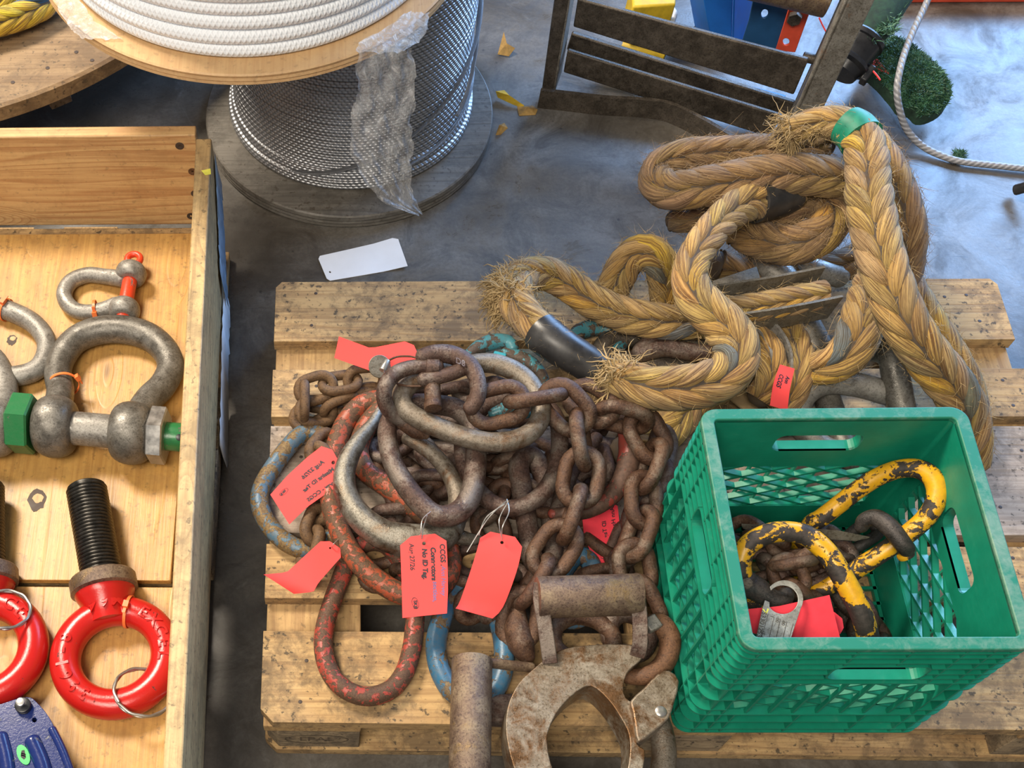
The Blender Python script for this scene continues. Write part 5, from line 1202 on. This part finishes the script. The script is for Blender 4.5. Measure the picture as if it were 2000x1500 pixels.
# ================================================================== REELS
wr = thing('wire_reel', (.128, 1.35, 0), 'reel of galvanised wire rope standing on the floor between box and pallet', 'reel')
WC = (.128, 1.348)
b = MB(); lathe(b, (.125, 1.333, 0), [(.283, 0), (.287, .004), (.2855, .009), (.2872, .012), (.2855, .0165), (.2875, .020), (.2865, .027), (.284, .0295)], 128); obj('flange', b, M['grey_disc'], wr, ang=25)
b = MB(); lathe(b, (.128, 1.345, .495), [(.25, 0), (.253, .003), (.253, .019), (.25, .021)], 96)
obj('flange', b, M['grey_disc'], wr, ang=25)
b = MB(); pr = []; wd_ = .0063; nw = 71
for i in range(nw):
    zc = .031+wd_*(i+.5); rb_ = .2335+(.010 if i < 3 else .004 if i < 6 else 0)-.004*math.sin(PI*i/nw)+R(-.0006, .0006)
    for k in range(6):
        a = -PI/2+PI*k/5
        pr.append((rb_-wd_/2+wd_/2*math.cos(a), zc+wd_/2*math.sin(a)*.98))
lathe(b, (WC[0], WC[1]+.008, 0), pr, 200, uv=2*PI*.2335); wc_ = obj('wire_coil', b, M['drumwire'], wr, ang=180)
for (a0, a1, z0, z1) in ((-2.05, .35, .05, .30), (-1.1, .6, .06, .14), (-.55, .75, .10, .40)):
    b = MB(); pp = [Vector((WC[0]+.2365*math.cos(a0+(a1-a0)*i/60), WC[1]+.008+.2365*math.sin(a0+(a1-a0)*i/60), z0+(z1-z0)*(i/60)**1.3)) for i in range(61)]
    tube(b, pp, .0037, 8, uv=True); obj('loose_wire', b, M['drumwire'], wc_, ang=180)
# white rope reel on top
rr_ = thing('rope_reel', (-.0315, 1.153, .517), 'plywood-flanged reel of white braided rope resting on top of the wire reel', 'reel')
RC = Vector((-.0315, 1.153, .5165)); RZ = .5165
b = MB(); lathe(b, RC, [(.330, 0), (.3335, .002), (.3325, .006), (.3338, .008), (.3325, .012), (.3335, .016), (.331, .018)], 160); obj('flange', b, M['ply_disc'], rr_, ang=25)
b = MB(); lathe(b, RC+Vector((0, 0, .018)), [(.24, 0), (.24, .32)], 64); obj('core', b, M['ply_disc'], rr_)
rt = .0118
for i in range(13):
    r = .2915-.0005*i+R(-.0015, .0015); z = RZ+.018+rt+i*rt*1.72
    b = MB(); k = 220; ph = R(0, 6)
    tube(b, [Vector((RC.x+(r+.0012*math.sin(3*2*PI*j/k+ph))*math.cos(2*PI*j/k), RC.y+(r+.0012*math.sin(3*2*PI*j/k+ph))*math.sin(2*PI*j/k), z+.0015*math.sin(2*2*PI*j/k+ph))) for j in range(k)], rt, 12, True, uv=True)
    obj('rope_wrap', b, M['whiterope'], rr_, ang=180)
# clear film hanging from the flange
def filmsheet(label, rows, fn, amp=.006, nu=26, nv=40):
    b = MB(); vs = []
    def rowat(t):
        x = t*(len(rows)-1); k = min(int(x), len(rows)-2); f = x-k; return [rows[k][i]+(rows[k+1][i]-rows[k][i])*f for i in range(3)]
    ph = [R(0, 6) for _ in range(12)]
    for j in range(nv+1):
        v, ul, ur = rowat(j/nv)
        jl, jr = R(-3, 3), R(-3, 3)
        for i in range(nu+1):
            s = i/nu; u = ul+jl+(ur+jr-ul-jl)*s
            p, nn = fn(u, v)
            w = math.sin(s*17+j*.35+ph[0])*.4+math.sin(s*31-j*.6+ph[1])*.3+math.sin(s*9+j*.9+ph[2])*.3+R(-.25, .25)
            vs.append(p+nn*(amp*w+amp*1.3))
    b.add(vs, [(j*(nu+1)+i, j*(nu+1)+i+1, (j+1)*(nu+1)+i+1, (j+1)*(nu+1)+i) for j in range(nv) for i in range(nu)])
    return obj('plastic_film', b, M['film'], None, ang=180)
rim0 = W(742, 122, RZ+.010); nrmv = Vector((.42, -1, 0)).normalized()
o = filmsheet('f', [(88, 694, 800), (118, 690, 806), (150, 694, 806), (190, 690, 806), (225, 684, 800), (255, 680, 800), (290, 678, 805), (312, 692, 797), (340, 702, 797), (372, 730, 803), (388, 742, 812), (412, 806, 822)], lambda u, v: (onplane(u, v, rim0, nrmv), nrmv))
tag(o, 'torn clear plastic film hanging from the plywood flange in front of the wire coil', 'film')
o = filmsheet('f', [(30, 790, 838), (50, 766, 836), (70, 735, 832), (90, 700, 812), (108, 696, 790)], lambda u, v: (W(u, v, RZ+.0185), Vector((0, 0, 1))), .0035, 20, 16)
tag(o, 'crumpled clear film lying on the plywood flange above the hanging film', 'film')
o = filmsheet('f', [(0, 104, 155), (30, 118, 172), (50, 132, 190), (68, 148, 222), (80, 164, 240)], lambda u, v: (W(u, v, RZ+.0185), Vector((0, 0, 1))), .0025, 14, 16)
tag(o, 'clear film scrap wrapped over the left rim of the plywood flange', 'film')
# old reel at the upper left, lying flat with yellow rope on it
old = thing('timber_reel', (-.79, 1.818, 0), 'big worn timber reel lying flat at the upper left corner', 'reel')
oc = Vector((-.79, 1.818, 0)); orr = (Vector((-.416, 1.2025))-Vector((oc.x, oc.y))).length
b = MB(); lathe(b, oc+Vector((0, 0, .165)), [(orr-.004, 0), (orr, .004), (orr, .031), (orr-.006, .035)], 128); fl = obj('flange', b, M['old_reel'], old, ang=25)
b = MB(); lathe(b, oc, [(.38, 0), (.38, .166)], 48); obj('core', b, M['old_reel'], old)
for (u, v) in ((128, 203),):
    q = W(u, v, .14); b = MB(); T_ = Matrix.Translation((q.x-.02, q.y+.04, .0)) @ Matrix.Rotation(.55, 4, 'Z'); b.box((-.022, -.005, .105), (.022, .05, .1645), T=T_); obj('cleat', b, M['pal_grey'], old, bevel=.002)
for (u, v) in ((25, 161), (93, 133), (149, 102), (180, 118)):
    b = MB(); lathe(b, W(u, v, .2), [(.004, -.002), (.004, .0008), (.001, .001)], 10); obj('nail', b, M['nail'], fl)
def ypal(rv): return ([R(.02, .04), R(.10, .16), R(.26, .36)],)*2 if rv < .12 else ([R(.62, .72), R(.42, .5), R(.015, .03)], [R(.72, .8), R(.5, .56), R(.02, .04)])
rope('bright yellow poly rope with a blue strand lying on the timber reel, top left corner', [(-60, 62, .232), (-20, 48, .234), (20, 38, .234), (60, 22, .234), (100, 0, .232), (130, -30, .232)], .027, mat='rope_fresh', fz=0, pal=ypal)
rope('second turn of yellow poly rope behind the first, at the very top left', [(-60, 18, .234), (-10, 2, .236), (30, -15, .236), (70, -40, .234)], .026, mat='rope_fresh', fz=0, pal=ypal)

# ================================================================== RACK AND THINGS BEHIND
LB = W(1078, 186, 0); RB = W(1548, 286, 0); dx = (RB-LB); dx.z = 0; dx.normalize(); nv = Vector((dx.y, -dx.x, 0)); 
if nv.dot(CAMP-LB) < 0: nv = -nv
rk = thing('steel_rack', (LB+RB)/2, 'dark rusty steel roller rack standing on the floor behind the rope heap', 'rack')
def vplate(name, pix, th, mat, parent, off=0, bev=.002):
    f = [onplane(u, v, LB+nv*off, nv) for u, v in pix]; b = MB(); b.hexa([p-nv*th for p in f], f); return obj(name, b, M[mat], parent, bevel=bev)
vplate('post', [(1057, 182), (1082, 176), (1118, -30), (1086, -30)], .012, 'darksteel', rk, .012)
f = [onplane(u, v, LB, nv) for u, v in ((1081, 176), (1086, 174), (1120, -30), (1112, -30))]
b = MB(); b.hexa([p-nv*.05 for p in f], [p+nv*.012 for p in f]); obj('post_flange', b, M['oldpost'], rk, bevel=.002)
vplate('channel', [(1119, 53), (1550, 186), (1579, 118), (1128, -2)], .010, 'darksteel', rk, -.002, .003)
vplate('channel', [(1106, 98), (1540, 232), (1552, 202), (1116, 66)], .012, 'darksteel', rk, -.05, .003)
vplate('channel', [(1100, 142), (1500, 268), (1530, 228), (1108, 99)], .010, 'darksteel', rk, -.012, .003)
q0, q1 = onplane(1380, -12, LB, nv), onplane(1640, 22, LB, nv); q0, q1 = onplane(1400, -54, LB-nv*.05, nv), onplane(1622, -2, LB-nv*.05, nv)
b = MB(); cyl(b, q0, q1, .031, 28, bev=.1); obj('roller', b, M['pipe'], rk)
a, c = onplane(1566, 240, LB, nv), onplane(1690, -40, LB, nv); a = Vector((RB.x, RB.y, .0))
c = onplane(1676, -20, RB, nv); c = Vector((RB.x, RB.y, c.z))
b = MB(); T_ = Matrix.Translation((RB.x, RB.y, 0)) @ Matrix((dx, nv, Vector((0, 0, 1)))).transposed().to_4x4()
b.box((-.020, -.012, 0), (.020, .014, c.z), T=T_); b.box((-.026, -.045, 0), (-.020, .014, c.z), T=T_); obj('post', b, M['oldpost'], rk, bevel=.003)
for z_ in (.17, .30):
    b = MB(); q = T_ @ Vector((-.035, -.03, z_)); cyl(b, q-dx*.012, q+dx*.012, .009, 12); obj('axle_end', b, M['darksteel'], rk)
# bowed foot bar on the floor
top = spline(WL([(1056, 176, .04), (1110, 182, .04), (1180, 190, .04), (1250, 194, .04), (1300, 200, .04), (1335, 213, .04), (1380, 236, .04), (1440, 272, .04), (1500, 312, .04)]), 6)
T, X, Y = frames(top, False, lambda c: Vector((0, 0, 1)))
b = MB(); vs = []
for i, p in enumerate(top):
    q = Vector((p.x, p.y, 0)); y = Vector((Y[i].x, Y[i].y, 0)).normalized()
    vs += [q-y*.004, q+y*.004, q+y*.004+Vector((0, 0, .042)), q-y*.004+Vector((0, 0, .042))]
b.add(vs, [(4*i+j, 4*i+(j+1) % 4, 4*i+4+(j+1) % 4, 4*i+4+j) for i in range(len(top)-1) for j in range(4)]+[(0, 1, 2, 3), tuple(4*(len(top)-1)+j for j in range(4))])
obj('foot_bar', b, M['darksteel'], rk, ang=50)
# blue sheet-metal foot behind the rack
def floorstand(name, label, cat, pix, off, th, mat, bev=.003, holes=()):
    p0 = LB-nv*off; f = [onplane(u, v, p0, nv) for u, v in pix]
    b = MB(); b.hexa([p-nv*th for p in f], f); o = obj(name, b, M[mat], bevel=bev); tag(o, label, cat); return o, p0
bl = thing('rack_upright', LB-nv*.24+dx*.36, 'bright blue sheet-metal upright standing behind the steel rack', 'upright')
pB = LB-nv*.24
def bplate(name, pix, off, th, mat, parent): 
    f = [onplane(u, v, pB+nv*off, nv) for u, v in pix]
    lo = min(p.z for p in f)
    b = MB(); b.hexa([p-nv*th for p in f], f); return obj(name, b, M[mat], parent, bevel=.002)
bplate('front_web', [(1392, 92), (1428, 98), (1432, -40), (1366, -40)], .02, .006, 'bluerack', bl)
f0 = [onplane(u, v, pB+nv*.02, nv) for u, v in ((1428, 98), (1432, -40))]; f1 = [onplane(u, v, pB-nv*.05, nv) for u, v in ((1478, -40), (1456, 112))]
b = MB(); A = f0+f1; b.hexa([p+dx*.004 for p in A], A); obj('side_web', b, M['bluerack'], bl, bevel=.0015)
f0 = [onplane(u, v, pB+nv*.02, nv) for u, v in ((1366, -40), (1392, 92))]; f1 = [onplane(u, v, pB-nv*.05, nv) for u, v in ((1362, 80), (1340, -40))]
b = MB(); A = f0+f1; b.hexa([p+dx*.004 for p in A], A); obj('side_web', b, M['bluerack'], bl, bevel=.0015)
g = [W(u, v, .004) for u, v in ((1384, 152), (1412, 160), (1428, 158), (1535, 186), (1525, 200), (1378, 172))]
b = MB(); b.hexa([p-Vector((0, 0, .004)) for p in g], g); obj('base_plate', b, M['bluerack'], bl)
def holedplate(name, label, cat, pix, holes, off, th, mat, bolt=None):
    p0 = LB-nv*off
    b = MB(); plate(b, [pix]+[circ(u, v, rx, ry, 18, .4) for u, v, rx, ry in holes], lambda x, y: onplane(x, y, p0, nv), -nv*th); o = obj(name, b, M[mat], bevel=.0015); tag(o, label, cat)
    if bolt:
        q = onplane(bolt[0], bolt[1], p0, nv); b = MB(); hexprism(b, q+nv*.006, nv, .013, .012); obj('bolt_head', b, M['darksteel'], o, ang=25)
    return o
holedplate('bracket_plate', 'dark blue steel bracket plate with one hole behind the rack', 'bracket', [(1476, -30), (1545, 12), (1516, 100), (1448, 84), (1462, 40)], [(1493, 27, 6.5, 8.5)], .10, .005, 'navy')
holedplate('bracket_plate', 'orange-red steel bracket plate with bolt and hole, right of the dark blue one', 'bracket', [(1541, 14), (1581, 26), (1553, 103), (1514, 99)], [(1535, 82, 6.5, 6.5)], .094, .005, 'orangered', (1553, 32))
b = MB(); A = WL([(1232, -30, .12), (1322, -30, .12), (1320, 8, .12), (1236, 13, .12)]); b.hexa([Vector((p.x, p.y, .05)) for p in A], A); tag(obj('yellow_case', b, M['yellowbin'], bevel=.004), 'yellow case top at the upper edge behind the rack', 'case')
b = MB(); A = WL([(1255, 16, .05), (1318, 10, .05), (1326, 22, .05), (1318, 42, .05), (1290, 34, .05)]); b.hexa([Vector((p.x, p.y, .0)) for p in A], A); tag(obj('white_tub', b, M['white'], bevel=.006), 'whitish tub corner below the yellow case', 'tub')
a, c = W(1214, 92, .018), W(1298, 112, .018); b = MB(); cyl(b, a, c, .017, 18); tag(obj('yellow_tube', b, M['yellowbin']), 'yellow tube seen through the slot of the steel rack', 'tube')

# string trimmer head with grass-caked guard
tm = thing('string_trimmer', W(1760, 150, 0), 'string trimmer head with grass-caked guard lying on the blue-lit floor', 'trimmer')
gz = .05
out = smooth2([(1692, 128), (1712, 92), (1742, 72), (1774, 84), (1812, 112), (1846, 146), (1858, 176), (1850, 204), (1824, 222), (1798, 226), (1782, 212), (1762, 208), (1748, 190), (1722, 160)], 3)
b = MB()
cxg, cyg = 1778, 150
def gfn(x, y):
    d = min(1, math.hypot((x-cxg)/95, (y-cyg)/85)); return W(x, y, gz+.03*(1-d*d))
plate(b, [out], gfn, lambda q: Vector((0, 0, -.022)), 0, [(cxg+R(-90, 90), cyg+R(-85, 85)) for _ in range(160)])
gd = obj('guard', b, M['turfbase'], tm, ang=60)
def blades(region, zf, count, mat, parent, ln=(.008, .02), edge=None):
    b = MB(); k = 0
    while k < count:
        u, v = R(1680, 1865), R(-5, 232)
        if not inside((u, v), region): continue
        if edge and not edge(u, v): continue
        p = zf(u, v); l = R(*ln); d = Vector((R(-1, 1), R(-1, 1), R(.2, 1))).normalized(); s_ = d.cross(Vector((R(-1, 1), R(-1, 1), R(-1, 1)))).normalized()*.0011; cv = Vector((R(-1, 1), R(-1, 1), R(-1, .2)))*.5*l
        b.add([p-s_, p+s_, p+d*l*.6+s_*.7+cv*.3, p+d*l*.6-s_*.7+cv*.3, p+d*l+cv], [(0, 1, 2, 3), (3, 2, 4)]); k += 1
    return tag(obj('grass_clippings', b, M[mat], parent, ang=180, recalc=False), 'matted cut grass', kind='stuff')
blades(out, gfn, 9000, 'grass', gd, (.004, .010))
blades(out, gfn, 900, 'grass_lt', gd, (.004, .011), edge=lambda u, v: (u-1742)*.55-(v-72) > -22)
a, c = W(1762, -30, .16), W(1688, 78, .125)
b = MB(); tube(b, [a, a.lerp(c, .35), a.lerp(c, .7), c], [.034, .034, .036, .03], 24); gb = obj('gearbox', b, M['turfbase'], tm)
tb = smooth2([(1745, -5), (1765, -5), (1752, 40), (1745, 70), (1728, 66), (1715, 60), (1712, 86), (1700, 82), (1690, 60)], 2)
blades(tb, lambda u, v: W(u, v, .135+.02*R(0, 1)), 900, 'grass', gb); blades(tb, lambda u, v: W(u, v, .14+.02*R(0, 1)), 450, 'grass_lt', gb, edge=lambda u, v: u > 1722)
a, c = W(1684, 78, .128), W(1648, 128, .10); ax = (c-a).normalized()
b = MB(); lathe(b, a, [(.040, -.008), (.044, -.004), (.0445, .004), (.041, .006), (.041, .042), (.046, .045), (.047, .052), (.038, .056), (.034, .07)], 40, ax); hd = obj('spool_head', b, M['black'], tm, ang=35)
for th in (.4, 2.5, 4.6):
    b = MB(); x = ax.orthogonal().normalized(); y = ax.cross(x); q = a+ax*.05+(x*math.cos(th)+y*math.sin(th))*.046
    T_ = Matrix.Translation(q) @ Matrix((x*math.cos(th)+y*math.sin(th), ax, (x*math.cos(th)+y*math.sin(th)).cross(ax))).transposed().to_4x4()
    b.box((-.006, -.016, -.013), (.008, .016, .013), T=T_); obj('lug', b, M['black'], hd, bevel=.003)
b = MB(); tube(b, spline(WL([(1684, 122, .105), (1698, 132, .11), (1710, 144, .112), (1719, 156, .11)]), 5), .0016, 8)
tube(b, spline(WL([(1618, 70, .13), (1608, 52, .14), (1600, 35, .15)]), 5), .0014, 8); tag(obj('cutting_line', b, M['redline'], tm), 'red cutting line')
b = MB(); A = [gfn(u, v)+Vector((0, 0, .003)) for u, v in ((1690, 126), (1712, 116), (1735, 146), (1720, 140))]; b.hexa([p-Vector((0, 0, .004)) for p in A], A); tag(obj('warning_label', b, M['redline'], gd), 'red patch')
# grey cable looping over the floor
b = MB(); p = spline(WL([(1818, -14, .16), (1802, 22, .145), (1784, 60, .135), (1768, 100, .125), (1757, 140, .115), (1752, 178, .095), (1758, 218, .065), (1772, 254, .035), (1800, 284, .014), (1838, 304, .0085), (1880, 316, .0085), (1940, 323, .0085), (2010, 330, .0085), (2100, 338, .0085)]), 12)
tube(b, p, .0062, 14, uv=True); tag(obj('cable', b, M['cablewhite'], ang=180), 'grey braided cable hanging past the trimmer and lying on the blue-lit floor', 'cable')
b = MB()
for k in range(260):
    p = W(1873+R(-12, 12), 304+R(-9, 9), R(0, .006)); d = Vector((R(-1, 1), R(-1, 1), R(0, .9))).normalized(); s_ = d.cross(Vector((R(-1, 1), R(-1, 1), 1))).normalized()*.0011; l = R(.006, .015)
    b.add([p-s_, p+s_, p+d*l], [(0, 1, 2)])
tag(obj('grass_tuft', b, M['grass'], ang=180, recalc=False), 'small tuft of dark cut grass beside the grey cable on the floor', 'grass', kind='stuff')
b = MB(); cyl(b, W(1980, 372, .012), W(2060, 350, .06), .010, 18, bev=.4); tag(obj('rubber_foot', b, M['black']), 'black rubber-tipped leg end at the right picture edge', 'leg')
b = MB(); A, C = W(1680, -36, .05), W(2100, -38, .05); d = (C-A).normalized(); s_ = Vector((-d.y, d.x, 0))*.05
b.hexa([Vector((q.x, q.y, 0)) for q in (A, C, C+s_, A+s_)], [A, C, C+s_, A+s_]); tag(obj('red_beam', b, M['orangered'], bevel=.003), 'red steel beam along the top right edge of the picture', 'beam')
# white card on the floor
def cardfn(s, t):
    c = [W(620, 502, 0), W(776, 466, 0), W(796, 523, 0), W(640, 550, 0)]
    p = c[0].lerp(c[1], s).lerp(c[3].lerp(c[2], s), t); return p+Vector((0, 0, .0012+.010*max(0, s-.72)**1.4*2.2+.004*max(0, .15-s)))
b = MB(); plate(b, [[(0.03, 0), (.35, 0), (.7, 0), (.94, -.01), (1, .08), (1, .92), (1, 1), (.7, 1), (.35, 1), (.03, 1), (0, .9), (0, .5), (0, .1)], [(.07+.012*math.cos(2*PI*i/12), .68+.04*math.sin(2*PI*i/12)) for i in range(12)]], cardfn, (0, 0, -.0008), 0, [((i+.5)/12, (j+.5)/5) for i in range(12) for j in range(5)])
tag(obj('card_tag', b, M['card'], ang=60), 'blank white card tag on the floor in front of the wire reel', 'tag')
# leaves and scraps
def leaf(label, pts, mat):
    root = WL(pts); b = MB(); n_ = len(root); c = sum(root, Vector())/n_+Vector((0, 0, .008))
    b.add(root+[c]+[p-Vector((0, 0, .0006)) for p in root]+[c-Vector((0, 0, .0006))], [(i, (i+1) % n_, n_) for i in range(n_)]+[(n_+1+(i+1) % n_, n_+1+i, 2*n_+1) for i in range(n_)]+[(i, n_+1+i, n_+1+(i+1) % n_, (i+1) % n_) for i in range(n_)])
    tag(obj('leaf', b, M[mat], ang=20), label, 'leaf', 'dry leaves on the floor by the reel')
leaf('yellow curled leaf strip against the wire reel flange', [(968, 178, .02), (985, 176, .02), (990, 186, .016), (1024, 206, .006), (1018, 210, .002), (1000, 203, .004), (972, 190, .004)], 'leafy')
leaf('flat brown leaf next to the yellow strip, towards the rack', [(1010, 208, .003), (1040, 206, .004), (1050, 214, .003), (1046, 224, .001), (1014, 226, .001)], 'leaf')
leaf('brown-yellow leaf scrap at the right rim of the wire reel flange', [(975, 244, .012), (985, 240, .014), (992, 250, .006), (978, 263, .002), (968, 264, .002)], 'leaf')
leaf('brown leaf in the shade between wire reel and rack, farthest back', [(984, 62, .03), (988, 84, .012), (1006, 94, .012), (994, 110, .003), (972, 106, .003)], 'leaf')
